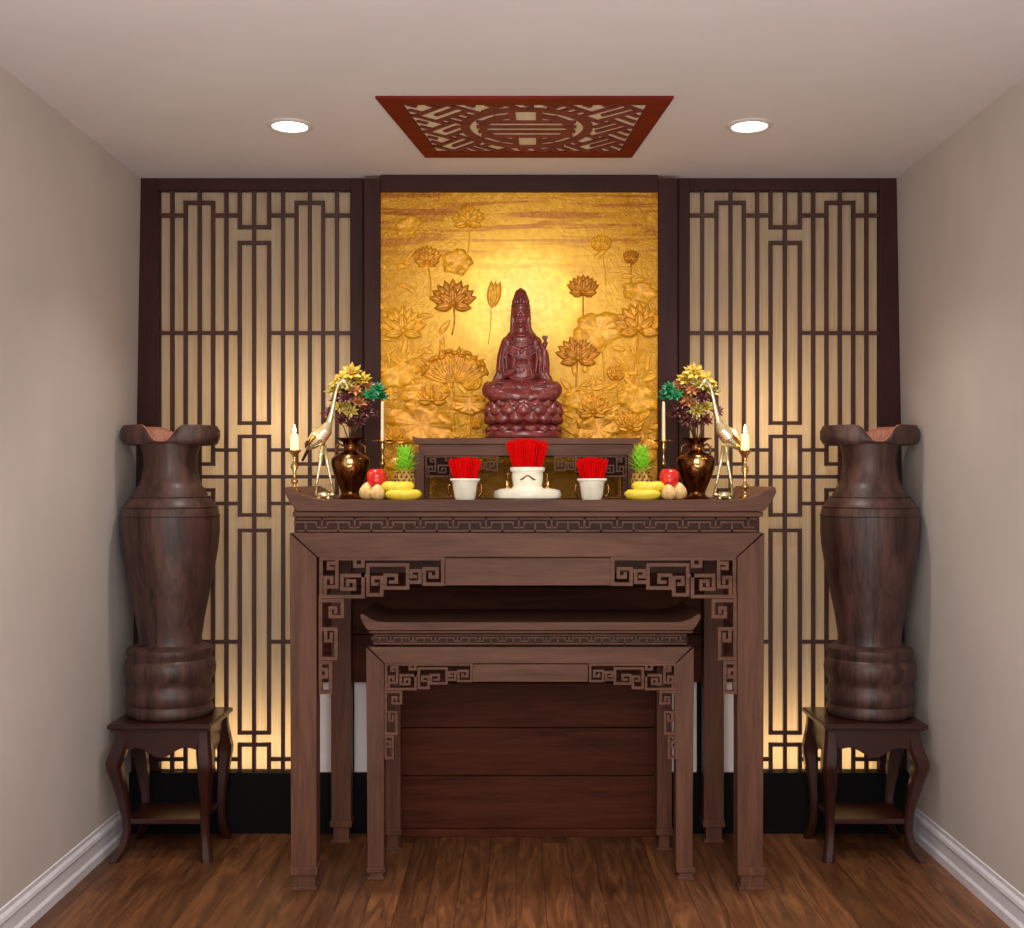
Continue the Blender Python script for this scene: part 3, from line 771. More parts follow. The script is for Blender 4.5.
# slanted key fret all round the medallion
w = .052; cell = .46; pitch = cell/3
def emit(p0, dirv, n, step):
    run = None
    for i in range(n+1):
        x, y = p0[0]+dirv[0]*step*i, p0[1]+dirv[1]*step*i
        ok = abs(x) <= 1.32 and abs(y) <= .96 and x*x+y*y > .86**2
        if ok and run is None: run = (x,y)
        if ok: last = (x,y)
        if (not ok or i == n) and run is not None:
            if math.hypot(last[0]-run[0],last[1]-run[1]) > .05: bar(run[0],run[1],last[0],last[1],w)
            run = None
r2_ = math.sqrt(.5)
for i in range(-6,7):
    for j in range(-6,7):
        for k in range(3):
            if (i+j)%2 == 0: P0, Dv = (i*cell-.04, j*cell+(k+.5)*pitch), (1,0)
            else: P0, Dv = (i*cell+(k+.5)*pitch, j*cell-.04), (0,1)
            L_ = cell+.08-(pitch if k == 1 else 0)
            x_, y_ = (P0[0]-P0[1])*r2_, (P0[0]+P0[1])*r2_
            emit((x_,y_), ((Dv[0]-Dv[1])*r2_, (Dv[0]+Dv[1])*r2_), int(L_/.03), .03)
m.build('fretwork', M['red_fret'], tc)
def downlight(px, py, label):
    d = F*(H-EYE)/(VY-py); c = (X(px,d), d, H)
    t = thing('downlight', (c[0],c[1],H-.008), label, 'ceiling light', 'recessed ceiling lights')
    R_ = 23*d/F
    MB().lathe([(R_,0),(R_,-.004),(R_*.9,-.008),(R_*.78,-.008),(R_*.74,-.003),(R_*.74,0)], c, 40, cap0=False, cap1=False).build('trim_ring', M['trimring'], t, autos=.8)
    MB().lathe([(R_*.75,-.0005),(R_*.75,-.0035),(.0005,-.0045)], c, 40).build('lamp_lens', M['lens'], t, smooth=True)
    l = bpy.data.lights.new('downlight_or_added_spot','SPOT'); l.energy = 42; l.spot_size = 2.0; l.spot_blend = 1.0; l.shadow_soft_size = .06; l.color = (1,.93,.86)
    o = bpy.data.objects.new('downlight_or_added_spot', l); COL.objects.link(o); o.location = (c[0],c[1],H-.03)
downlight(290,125,'round recessed ceiling light left of the red fretwork panel')
downlight(749.5,125,'round recessed ceiling light right of the red fretwork panel')

# ------------------------------------------------------------------ stand under the statue
ds = 4.26
t = thing('statue_stand', (X(526,ds),ds+.08,zalt), 'low dark wooden stand with fret apron under the seated statue', 'stand')
m = MB().prism_y([(X(a,ds),Z(b,ds)) for a,b in [(412,436),(416,437.5),(420,438),(634,438),(638,437.5),(642,436),(641,441),(636,444),(417,444),(413,441)]], ds, ds+.29)
m.build('stand_top', M['altar_x'], t, bevel=.001)
MB().R(419,634,444.2,456,ds+.006,ds+.28).build('apron', M['altar_x'], t, bevel=.003)
for a,b in ((413.5,424),(628,638.5)):
    for y in (ds+.004, ds+.24):
        MB().box(X(a,ds),X(b,ds),y,y+.035,zalt,Z(452,ds)).build('leg', M['altar_z'], t, bevel=.002)
for sgn, ox in ((-1,425),(1,627)):
    m = MB(); s = .52
    for path in BR_PATHS[:12]:
        m.stroke([(X(ox-sgn*(u-60)/5.8*s*1.5*.75,ds), Z(456+(v-45)/5.8*s,ds)) for u,v in path], 1.6*ds/F, ds+.01, ds+.02)
    m.build('fret_bracket', M['altar_x'], t)
    MB().box(X(ox,ds),X(ox-sgn*50,ds),ds+.022,ds+.028,Z(475,ds),Z(455,ds)).build('apron_panel', M['altar_dark'], t)
zst = Z(438,ds)

# ------------------------------------------------------------------ statue
dst = ds+.145
su = dst/F
sc0 = Vector((X(523,dst), dst, zst))
t = thing('seated_statue', sc0, 'polished red wood statue of seated robed figure with tall crown on lotus throne', 'statue')
def S(px, dy, py):   # dy pixels towards the camera
    z = zst + (440-py)*su*1.0
    return Vector((X(px,dst), dst-dy*su, z))
# lotus throne
m = MB()
cxs = 523.5
def ringpet(n, r, py, L, w, lean, off=0, tag_=None):
    for k in range(n):
        a = 2*PI*(k+off)/n; d = Vector((math.cos(a), math.sin(a), 0))
        base = S(cxs,0,py)+d*r*su
        dirv = (d*math.sin(lean)+Vector((0,0,math.cos(lean))))
        m.petal(base, dirv, d, L*su, w*su, .30, .0, 7, 6, thick=2.0*su)
prof = [(37,0),(38,1),(38,6),(36.5,7.5),(34,8.5),(35.5,10),(36,12),(33,14),(31,15.5),(32,19),(34,24),(35,29),(35,33),(33,36),(28,37)]
m.lathe([(r*su,z*su) for r,z in prof], S(cxs,0,440), 48)
ob = m.build('throne_base', M['statue'], t, autos=.8)
m = MB()
ringpet(14, 32, 426, 14, 18, .46)
ringpet(14, 33, 419, 15, 19, .36, .5)
ringpet(16, 31, 409, 8, 14, .62, 0)
m2 = MB()
m.build('lotus_petals', M['statue'], t, smooth=True)
m = MB()
for k in range(16):
    a = 2*PI*(k+.5)/16; d = Vector((math.cos(a), math.sin(a), 0))
    m.petal(S(cxs,0,427)+d*34*su, d*.55+Vector((0,0,-1)), d, 9*su, 14*su, .25, 0, 5, 4, thick=1.2*su)
m.build('downturned_petals', M['statue'], t, smooth=True)
# body by voxel union
m = MB()
def E(px,dy,py,rx,ry,rz,rot=None): m.ball(S(px,dy,py),(rx*su,ry*su,rz*su),20,14,Euler(rot) if rot else None)
def T(pts, r, seg=10):
    seg = 24 if seg > 10 else seg
    if len(pts) == 3 and seg == 24:      # round the bend of a limb
        a_, b_, c_ = pts; r = list(r); pts = [tuple((1-t)**2*a+2*t*(1-t)*b+t*t*c for a,b,c in zip(a_,tuple(2*b-(a+c)/2 for a,b,c in zip(a_,b_,c_)),c_)) for t in [i/8 for i in range(9)]]; r = [(1-t)**2*r[0]+2*t*(1-t)*(2*r[1]-(r[0]+r[2])/2)+t*t*r[2] for t in [i/8 for i in range(9)]]
    m.tube([S(*p) for p in pts], [x*su for x in r] if hasattr(r,'__len__') else r*su, seg)
bx = 521.5
E(bx,2,394,24,17,12)                 # pelvis / lap
E(bx,1,374,16.5,10.5,19)             # abdomen
E(bx,0,352,17.5,9.5,17)                # chest
E(bx,0,342,15,8.5,11)                # shoulders
E(bx-13.5,0,344,7,7.5,7.5); E(bx+13.5,0,344,7,7.5,7.5)
E(bx,-1,338,14,7,7)
T([(bx,-.5,342),(bx-.4,-.3,334),(bx-.8,.5,326)],[9,6.2,5.6],14)
for s in (-1,1):
    T([(bx+s*5,-2,330),(bx+s*9,-1.5,337),(bx+s*14,0,345)],[4.5,5.5,7],12)
# crossed legs under robe
T([(bx+4,6,394),(bx-18,12,393),(bx-31,8,392)],[11,12,9],16)
T([(bx-4,6,394),(bx+20,12,393),(bx+32,8,392)],[11,12,9.5],16)
T([(bx-29,11,395),(bx-12,22,398),(bx+8,22,400)],[8,7,5],14)
T([(bx+30,11,395),(bx+14,20,399),(bx-4,20,402)],[8,7,5],14)
E(bx,8,402,30,16,4)
E(bx-33,6,391,6.5,9,8.5); E(bx+34,6,391,6.5,9,8.5)
# arms with wide sleeves
T([(bx-15,0,346),(bx-18.5,0,360),(bx-18.5,3,376)],[6.2,6.2,6.8],14)
T([(bx-20,3,376),(bx-13.5,9.5,375),(bx-7,15,372)],[5.6,4.4,3.0],12)
T([(bx-18,3,372),(bx-23,5,382),(bx-27,7,390)],[6,6,5],12)
T([(bx+15,0,346),(bx+20,0,360),(bx+21,2,376)],[6.2,6.8,7.2],14)
T([(bx+20,2,374),(bx+25,4,383),(bx+28,6,390)],[6.5,6.5,5],12)
T([(bx+23,4,368),(bx+23,8,358),(bx+22,9,352)],[5.2,4.2,3.0],12)
# hair and veil falling close to the neck
E(bx-.8,-3.5,318,9.6,8,16)
for s in (-1,1):
    T([(bx-.8+s*7.2,-1,304),(bx-.8+s*8.0,0,312),(bx-.8+s*8.2,0,320),(bx-.8+s*8.2,.5,328),(bx+s*9.5,1.5,335),(bx+s*12,2,342)],[1.6,1.9,2.1,2.4,2.6,1.6],24)
# robe folds
for k,(w_,y_) in enumerate(((6.5,333.5),(9.5,338),(12,343.5),(14.5,350))):
    T([(bx+w_*math.cos(a), 8.2-(1.5 if abs(math.cos(a))>.9 else 0)+math.sin(a)*1.6, y_+math.sin(a)*w_*.62) for a in [PI*i/12 for i in range(13)]], 1.0, 6)
for k in range(5):
    w_ = 5+k*3.2
    T([(bx+w_*math.cos(a), 21.5+math.sin(a)*3-k*.3, 388+math.sin(a)*(6+k*1.9)) for a in [PI*i/12 for i in range(13)]], 1.25, 6)
for s in (-1,1):
    for k in range(4):
        T([(bx+s*(12+k*1.2),22.5-k*.3,386+k*3.6),(bx+s*22,24-k*.2,385+k*4.0),(bx+s*(32-k*.6),19-k*.3,387.5+k*3.3)], [.8,1.6,.8], 6)
    for k in range(3):
        T([(bx+s*(14+2.6*k),8.8-k*.8,348),(bx+s*(15.5+3*k),9.6-k*.4,360),(bx+s*(14+4*k),10.5-k*.2,374)], [.7,1.3,.8], 6)
    T([(bx+s*5,9,352),(bx+s*7,10.5,364),(bx+s*11,12,378)], [.9,1.4,.9], 6)
T([(bx-12,10,379),(bx,12.5,381),(bx+12,10,379)], 1.4, 8)
T([(bx,12.5,381),(bx-1,15,386),(bx,20,396)], [1.2,1.6,.8], 8)
# pendant necklace
for i in range(7):
    a = PI*(i+.5)/7; E(bx+9.5*math.cos(a), 9.6, 343+math.sin(a)*7.5, 1.1,1.1,1.1)
E(bx,10.4,353,1.7,1.2,2.2)
# head
E(bx-.8,0,314,8.3,8.6,10.2); E(bx-.8,2,320,6.6,6.8,8.2)
E(bx-.8,8.6,317.2,1.1,1.9,2.8); E(bx-.8,9.6,319.2,1.5,1.3,1.0)       # nose
E(bx-.8,8.2,323.0,2.4,1.1,.62); E(bx-.8,8.0,324.4,1.9,1.1,.6)        # lips
E(bx-.8,7.2,327.2,2.6,1.6,1.7)                                       # chin
for s in (-1,1):
    E(bx-.8+s*3.3,7.4,316.0,2.0,1.3,.8)                              # eyelid
    T([(bx-.8+s*1.3,8.7,313.6),(bx-.8+s*3.5,8.3,312.8),(bx-.8+s*5.8,6.7,313.8)], .45, 6)   # brow
    T([(bx-.8+s*1.7,8.3,316.8),(bx-.8+s*3.4,8.5,317.2),(bx-.8+s*5.2,7.2,316.5)], .35, 6)
    E(bx-.8+s*3.4,5.2,320.5,2.6,2.6,3.4)                               # cheek
    E(bx-.8+s*8.0,0,319,1.1,2.2,4.4)                                 # long ear
def voxel(mb, name, vox, parent, mat, it=6):
    ob = mb.build(name, mat, parent, smooth=True)
    r = ob.modifiers.new('r','REMESH'); r.mode = 'VOXEL'; r.voxel_size = vox; r.use_smooth_shade = True
    s = ob.modifiers.new('s','SMOOTH'); s.iterations = it; s.factor = .5
    dg = bpy.context.evaluated_depsgraph_get(); me = bpy.data.meshes.new_from_object(ob.evaluated_get(dg))
    ob.modifiers.clear(); old = ob.data; ob.data = me; me.name = name
    if not me.materials: me.materials.append(mat)
    for p in me.polygons: p.use_smooth = True
    return ob
# hands, fingers rooted in the palm
def hand(cx, dy, cy, ang, curl, thumb):
    a = math.radians(ang); dx, dz = math.cos(a), -math.sin(a)
    nx, nz = -dz, dx
    E(cx,dy,cy,2.9,1.7,2.5,(0,-a,0))
    for k in range(4):
        o = (k-1.5)*1.25; L = (4.6,5.2,4.9,3.8)[k]
        b = (cx+dx*2.0+nx*o, dy+.2, cy+dz*2.0+nz*o)
        T([b,(b[0]+dx*L*.5,b[1]+.7,b[2]+dz*L*.5),(b[0]+dx*L,b[1]+.7-curl,b[2]+dz*L)], [.78,.68,.5], 8)
    T([(cx-dx*.8+nx*thumb*2,dy+.6,cy-dz*.8+nz*thumb*2),(cx+dx*1+nx*thumb*3.4,dy+1.3,cy+dz*1+nz*thumb*3.4),(cx+dx*3+nx*thumb*3.5,dy+1.8,cy+dz*3+nz*thumb*3.5)], [.9,.75,.55], 8)
hand(bx-3.5,17,371.5,-8,.8,1)
hand(bx+22,10.5,349,68,.6,-1)
voxel(m, 'robed_body', .0017, t, M['statue'], 3)
# crown / topknot
m = MB()
E(bx-.8,-1,309,9.0,9.0,7.5)
T([(bx-.8,0,307),(bx-.8,-.5,299),(bx-.8,-1,292),(bx-.8,-1,288.6)],[8.2,7.8,5.4,1.2],16)
m.tube([S(bx-.8+8.8*math.cos(a), 8.8*math.sin(a), 306.8) for a in [2*PI*i/24 for i in range(25)]], 1.0*su, 8)
for k in range(7):
    a = PI*(k+.5)/7
    m.petal(S(bx-.8+8.4*math.cos(a), 8.4*math.sin(a), 306), (-.25*math.cos(a),.25*math.sin(a),1), (math.cos(a),-math.sin(a),0), (12 if k==3 else 9)*su, 5*su, .3, 0, 6, 4, thick=.8*su)
m.ball(S(bx-.8,8.6,301.5),(1.6*su,1.2*su,2.4*su),10,8)
m.build('crown', M['statue'], t, smooth=True)
m = MB()   # small vase with a willow sprig held in the raised hand
m.lathe([(1.2*su,0),(2.3*su,2*su),(2.4*su,4*su),(1.0*su,6*su),(1.3*su,7.5*su)], S(bx+23,13,350), 14)
for k in range(4):
    m.petal(S(bx+23,13,343), ((k-1.5)*.4,-.2,1), (0,-1,.2), 6*su, 2.6*su, .2, .2, 5, 3, thick=.4*su)
m.build('held_vase', M['statue'], t, smooth=True)

# ------------------------------------------------------------------ incense burners
def burner(px, label, ped=False):
    d = 4.10 if not ped else 4.16
    u = d/F; c = Vector((X(px,d), d, zalt))
    t = thing('incense_burner', c, label, 'incense burner', None if ped else 'small incense burners')
    if not ped:
        MB().lathe([(.001,0),(9.5*u,0),(10*u,1.2*u),(10.6*u,3*u),(11.6*u,10*u),(12.6*u,16*u),(13.2*u,18*u),(14.8*u,18.8*u),(15.2*u,20*u),(14.8*u,21*u),(12*u,21*u),(11*u,16*u)], c, 40, cap1=True).build('bowl', M['cream_gold'], t, autos=.8)
        for s in (-1,1):
            MB().tube([c+Vector((s*12.4*u,0,15*u)),c+Vector((s*16.5*u,0,14*u)),c+Vector((s*16.8*u,0,7*u)),c+Vector((s*14*u,0,3*u)),c+Vector((s*11*u,0,4*u))],1.3*u,8).build('handle', M['brass_dark'], t, smooth=True)
        hz, r, rt, hh = 19*u, 10.5*u, 16.5*u, 23*u
    else:
        MB().lathe([(.001,0),(31*u,0),(33.5*u,1.5*u),(34*u,5*u),(32.5*u,8.5*u),(27*u,10.5*u),(16*u,11*u),(15*u,12.5*u),(10*u,12.5*u)], c, 48, rfun=lambda k,a,r,z:(r*(1 if True else 1),z)).build('pedestal_tray', M['cream_gold'], t, autos=.8)
        MB().lathe([(12*u,11*u),(14.2*u,12.5*u),(15.4*u,20*u),(15.6*u,27*u),(17*u,28*u),(17.6*u,30*u),(17*u,32*u),(14*u,32*u),(13.5*u,26*u)], c, 48).build('bowl', M['cream_gold'], t, autos=.8)
        for s in (-1,1):
            MB().lathe([(3.2*u,10*u),(3*u,12*u),(1.4*u,13.5*u),(2.1*u,15.5*u),(1.2*u,18*u),(.2*u,19*u)], c+Vector((s*20.5*u,-.01,0)), 14).build('finial', M['brass'], t, smooth=True)
            MB().tube([c+Vector((s*15*u,0,26*u)),c+Vector((s*20*u,0,25*u)),c+Vector((s*20*u,0,18*u)),c+Vector((s*15*u,0,16*u))],1.2*u,8).build('handle', M['brass_dark'], t, smooth=True)
        MB().tube([c+Vector((a*u,-math.sqrt(max(0,15.9**2-a*a))*u,(21.5+2*math.cos(a*.45))*u)) for a in range(-8,9,2)], [.2*u]+[.8*u]*7+[.2*u],6).build('relief_scroll', M['brass_dark'], t, smooth=True)
        hz, r, rt, hh = 30*u, 13.5*u, 21.5*u, 30*u
    m = MB(); rnd = random.Random(int(px))
    n = 150 if not ped else 230
    for k in range(n):
        rr = math.sqrt((k+.5)/n); a = k*2.39996
        b = c+Vector((r*rr*math.cos(a), r*rr*math.sin(a), hz-.004)); e = c+Vector((rt*rr*math.cos(a), rt*rr*math.sin(a), hz+hh*rnd.uniform(.88,1.04)-.12*hh*rr**4))
        m.tube([b,e], .0019 if not ped else .0021, 5)
    o = m.build('incense_sticks', M['incense'], None, org=tuple(c+Vector((0,0,hz))))
    tag(o, {465:'dense bundle of red incense sticks in the left small burner',592:'dense bundle of red incense sticks in the right small burner'}.get(px,'largest bundle of red incense sticks in the middle burner'), 'incense', 'bundles of red incense', 'stuff')
burner(465.5 if False else 465, 'small cream gold incense burner left of the middle one')
burner(592, 'small cream gold incense burner right of the middle one')
burner(527.5, 'largest cream gold incense burner on a round tray in front of the statue', True)

# ------------------------------------------------------------------ brass vases and bouquets
def brass_vase(px, sg, label):
    d = 4.22; u = d/F; c = Vector((X(px,d), d, zalt))
    t = thing('brass_vase', c, label, 'vase', 'brass flower vases')
    pr = [(.5,0),(12.5,0),(13,1.5),(11,3),(9,5),(9.5,8),(13,16),(17,26),(19.3,35),(19,40),(15,44.5),(8.5,47),(6.8,49),(6.6,53),(8,56.5),(12,59),(15.5,60),(15.8,60.8),(12,60.5),(6,56.5),(5.5,50)]
    vb = MB().lathe([(r*u,z*u) for r,z in pr], c, 40).build('vase_body', M['brass_dark'], t, autos=1.0)
    for s in (-1,1):
        MB().tube([c+Vector((s*x*u,0,z*u)) for x,z in ((7,53),(11,55),(14.5,52),(15,47),(12.5,43.5))], 1.2*u, 8).build('handle', M['brass_dark'], t, smooth=True)
    MB().ball(c+Vector((0,-18.6*u,36*u)), (6.4*u,1.6*u,6.4*u),16,10).build('medallion', M['brass'], vb, smooth=True)
    return c, u
def bouquet(c, u, sg, label):
    # sg=+1 : green leaves lean to +x
    top = c+Vector((0,0,60*u))
    t = thing('flower_bouquet', top, label, 'flowers', 'bouquets in brass vases')
    rnd = random.Random(11)
    def pt(dx,dy,h): return c+Vector((sg*dx*u, dy*u, (h-5 if h > 75 else h)*u))
    blooms = [(2,-3,130,'petal_gold',11),(-8,0,124,'petal_gold',10),(11,1,124,'petal_gold',9),(-15,2,113,'leaf_olive',9),(-3,-9,118,'leaf_olive',8),(19,2,117,'petal_amber',7),(5,-8,113,'petal_amber',8),
              (27,2,115,'leaf_green',9),(21,-4,108,'leaf_green',8),(-4,-10,105,'petal_maroon',8),(9,-6,101,'petal_amber',8),(-9,-6,97,'leaf_olive',8),(-20,-2,92,'petal_maroon',8),
              (1,-9,92,'leaf_olive',8),(17,-4,92,'petal_maroon',9),(-8,-4,84,'petal_maroon',8),(10,-6,83,'petal_maroon',8),(24,-2,90,'petal_maroon',6),(-22,0,82,'petal_maroon',6),(1,0,80,'petal_maroon',7),(-2,2,110,'petal_maroon',10),(12,4,108,'leaf_olive',9),(-12,4,104,'petal_maroon',9),(6,5,96,'petal_maroon',10),(-14,-1,120,'petal_gold',7),(15,-4,99,'petal_maroon',8),(30,4,108,'leaf_green',7)]
    for k,(dx,dy,h,mat,r) in enumerate(blooms):
        m = MB(); cc = pt(dx,dy,h); ax = (cc-(top+Vector((0,0,10*u)))).normalized()*.6+Vector((0,-.75,.25)); ax.normalize()
        e1 = ax.orthogonal().normalized(); e2 = ax.cross(e1)
        leafy = mat in ('leaf_green','petal_maroon','leaf_olive')
        for ring,(n,tilt,L) in enumerate(((8,1.25,1.0),(6,.8,.8),(4,.35,.55))):
            for i in range(n):
                a = 2*PI*(i+.5*ring)/n+rnd.uniform(-.15,.15); rd = e1*math.cos(a)+e2*math.sin(a)
                dv = rd*math.sin(tilt)+ax*math.cos(tilt)
                m.petal(cc, dv, ax, 1.2*r*u*L*rnd.uniform(.8,1.2), r*u*(.62 if leafy else .66)*L, .25, -.1, 5, 3)
        m.ball(cc+ax*1.0*u, 1.3*u, 8, 6)
        m.build('leaf_spray' if leafy else 'blossom', M[mat], t, smooth=True)
    for k in range(9):
        dx,dy,h,_,_ = blooms[k*2]
        a = pt(rnd.uniform(-4,4), rnd.uniform(-3,3), 52); b = pt(dx*.35,dy*.4,78); e = pt(dx,dy,h)
        MB().tube([a,b,(b+e)/2+Vector((sg*dx*.08*u,0,0)),e],[.7*u,.6*u,.5*u,.4*u],6).build('stem', M['stem'], t, smooth=True)
c,u = brass_vase(350.5,1,'brass vase on the altar beside the left crane, holding flowers')
bouquet(c,u,1,'bouquet of gold and maroon flowers in the left brass vase')
c,u = brass_vase(696,-1,'brass vase on the altar beside the right crane, holding flowers')
bouquet(c,u,-1,'bouquet of gold and maroon flowers in the right brass vase')

# ------------------------------------------------------------------ cranes
def crane(px, sg, label):
    # px = feet centre; sg=+1 faces right
    d = 4.08; u = d/F; c = Vector((X(px,d), d, zalt))
    t = thing('brass_crane', c, label, 'crane figurine', 'brass crane figurines')
    def q(dx,dy,h): return c+Vector((sg*dx*u, dy*u, h*u))
    m = MB()
    m.ball(q(0,0,4),(8*u,7*u,4*u),20,12); m.ball(q(8.5,0,5),(2.6*u,2*u,2*u),12,8)
    for a,b in ((5,5),(5,-5),(-5,5),(-5,-5)): m.ball(q(a,b,1.3),(2*u,2*u,1.3*u),8,6)
    m.build('turtle_base', M['brass_pale'], t, smooth=True)
    MB().tube([q(-9,-3,1),q(-6,-2.5,22),q(-4,-2,34),q(-1,-1,54)],[1.5*u,1.3*u,1.7*u,2.2*u],10).build('leg', M['brass_pale'], t, smooth=True)
    MB().tube([q(10,3,1),q(6,2,22),q(3.5,2,34),q(0,1,54)],[1.5*u,1.3*u,1.7*u,2.2*u],10).build('leg', M['brass_pale'], t, smooth=True)
    # body + neck + head in one surface
    m = MB()
    m.tube([q(-17,0,50),q(-12,0,56),q(-5,0,63),q(2,0,70),q(5,0,76)],[2*u,6.5*u,9*u,7*u,3.8*u],18)
    m.tube([q(2,0,68),q(5.5,0,78),q(8,0,88),q(10,0,98),q(12,0,108),q(14.5,-1,115),q(18,-2,119)],[6*u,3.2*u,2.3*u,1.9*u,1.7*u,1.7*u,1.8*u],14)
    m.ball(q(19.5,-2.5,118.6),(3.3*u,2.2*u,2.3*u),14,10)
    m.tube([q(21,-3,118),q(24,-4,113),q(26.5,-5,108)],[1.5*u,.9*u,.2*u],8)
    voxel(m,'body',.0022,t,M['brass_pale'],4)
    for s in (-1,1):
        m = MB()
        for k in range(6):
            m.petal(q(1-k*1.2,s*(2+k*.9),74-k*1.2), (sg*-.72,s*.06,-.60-.05*k), (sg*-.4,s*.7,.6), (27-k*1.2)*u, 6.5*u, .25, -.05, 7, 4, thick=.6*u)
        m.build('wing', M['brass_dark'], t, smooth=True)
    m = MB()
    for k in range(5):
        m.petal(q(-12,(k-2)*1.5,57), (sg*-.55,(k-2)*.08,-1), (sg*-1,0,.3), 21*u, 4.5*u, .2, 0, 6, 3, thick=.6*u)
    m.build('tail', M['brass_dark'], t, smooth=True)
crane(324,1,'slender brass crane standing at the left end of the altar, facing inward')
crane(724,-1,'slender brass crane standing at the right end of the altar, facing inward')

# ------------------------------------------------------------------ candlesticks
def candlestick(px, d, zb_, label, flab, tall):
    u = d/F; c = Vector((X(px,d), d, zb_))
    t = thing('candlestick', c, label, 'candlestick', 'tall thin candlesticks' if tall else 'short candlesticks')
    if not tall:
        hz = (Z(450,d)-zb_)/u
        pr = [(6.5,0),(6.8,1),(5,2.2),(2.2,4),(1.5,6.5),(3.4,9),(3.8,10.5),(2.2,12.5),(1.3,15),(1.5,19),(3.5,22.5),(3.6,25),(1.6,28),(1.3,31),(3,35),(6.6,38.4),(6.8,39.4),(2,39.2)]
        k = hz/39.4
        MB().lathe([(r*u,z*u*k) for r,z in pr], c, 24).build('stick_body', M['brass'], t, autos=1.0)
        base = c+Vector((0,0,hz*u)); ch = 19
        MB().lathe([(3.6*u,0),(3.9*u,1*u),(3.8*u,12*u),(3.2*u,15.5*u),(1*u,16.5*u)], base, 20).build('candle', M['glow'], t, smooth=True)
        cdl = [o for o in t.children if o.name.startswith('candle')][0]
        MB().lathe([(.3*u,0),(1.8*u,2.5*u),(1.5*u,5.5*u),(.2*u,10*u)], base+Vector((0,0,15.8*u)), 12).build('flame', M['flame'], cdl, smooth=True)
        l = bpy.data.lights.new('candle_light','POINT'); l.energy = .9; l.color = (1,.72,.34); l.shadow_soft_size = .02
        o = bpy.data.objects.new('candle_light', l); COL.objects.link(o); o.location = base+Vector((0,.03,26*u))
    else:
        hz = (Z(440,d)-zb_)/u
        pr = [(8,0),(8.2,1.5),(5,3),(2,6),(1.4,14),(3,17),(3.2,19),(1.4,22),(1.2,30),(2.6,33),(2.6,35),(1.2,38),(1.2,46),(2.6,50),(1.6,53),(2,55.2),(9.8,56),(10,57.2),(1.8,57)]
        k = hz/57.5
        MB().lathe([(r*u,z*u*k) for r,z in pr], c, 24).build('stick_body', M['brass'], t, autos=1.0)
        base = c+Vector((0,0,hz*u))
        MB().lathe([(2.0*u,-2*u),(1.8*u,0),(1.6*u,36*u),(1.0*u,38.5*u)], base, 14).build('candle', M['candle'], t, smooth=True)
        cdl = bpy.data.objects[[o.name for o in t.children if o.name.startswith('candle')][0]]
        MB().tube([base+Vector((0,0,38*u)),base+Vector((.0005,0,40.5*u))], .3*u, 6).build('wick', M['stem'], cdl)
zend = Z(492.0, 3.94)
candlestick(294.5, 3.985, zend, 'short brass candlestick with glowing candle at the altar\'s left end', '', False)
candlestick(745, 4.05, zalt+.0015, 'short brass candlestick with glowing candle at the altar\'s right end', '', False)
candlestick(382.5, 4.36, zalt, 'thin brass candlestick with tall unlit candle, behind the left fruit', '', True)
candlestick(663.5, 4.36, zalt, 'thin brass candlestick with tall unlit candle, behind the right fruit', '', True)

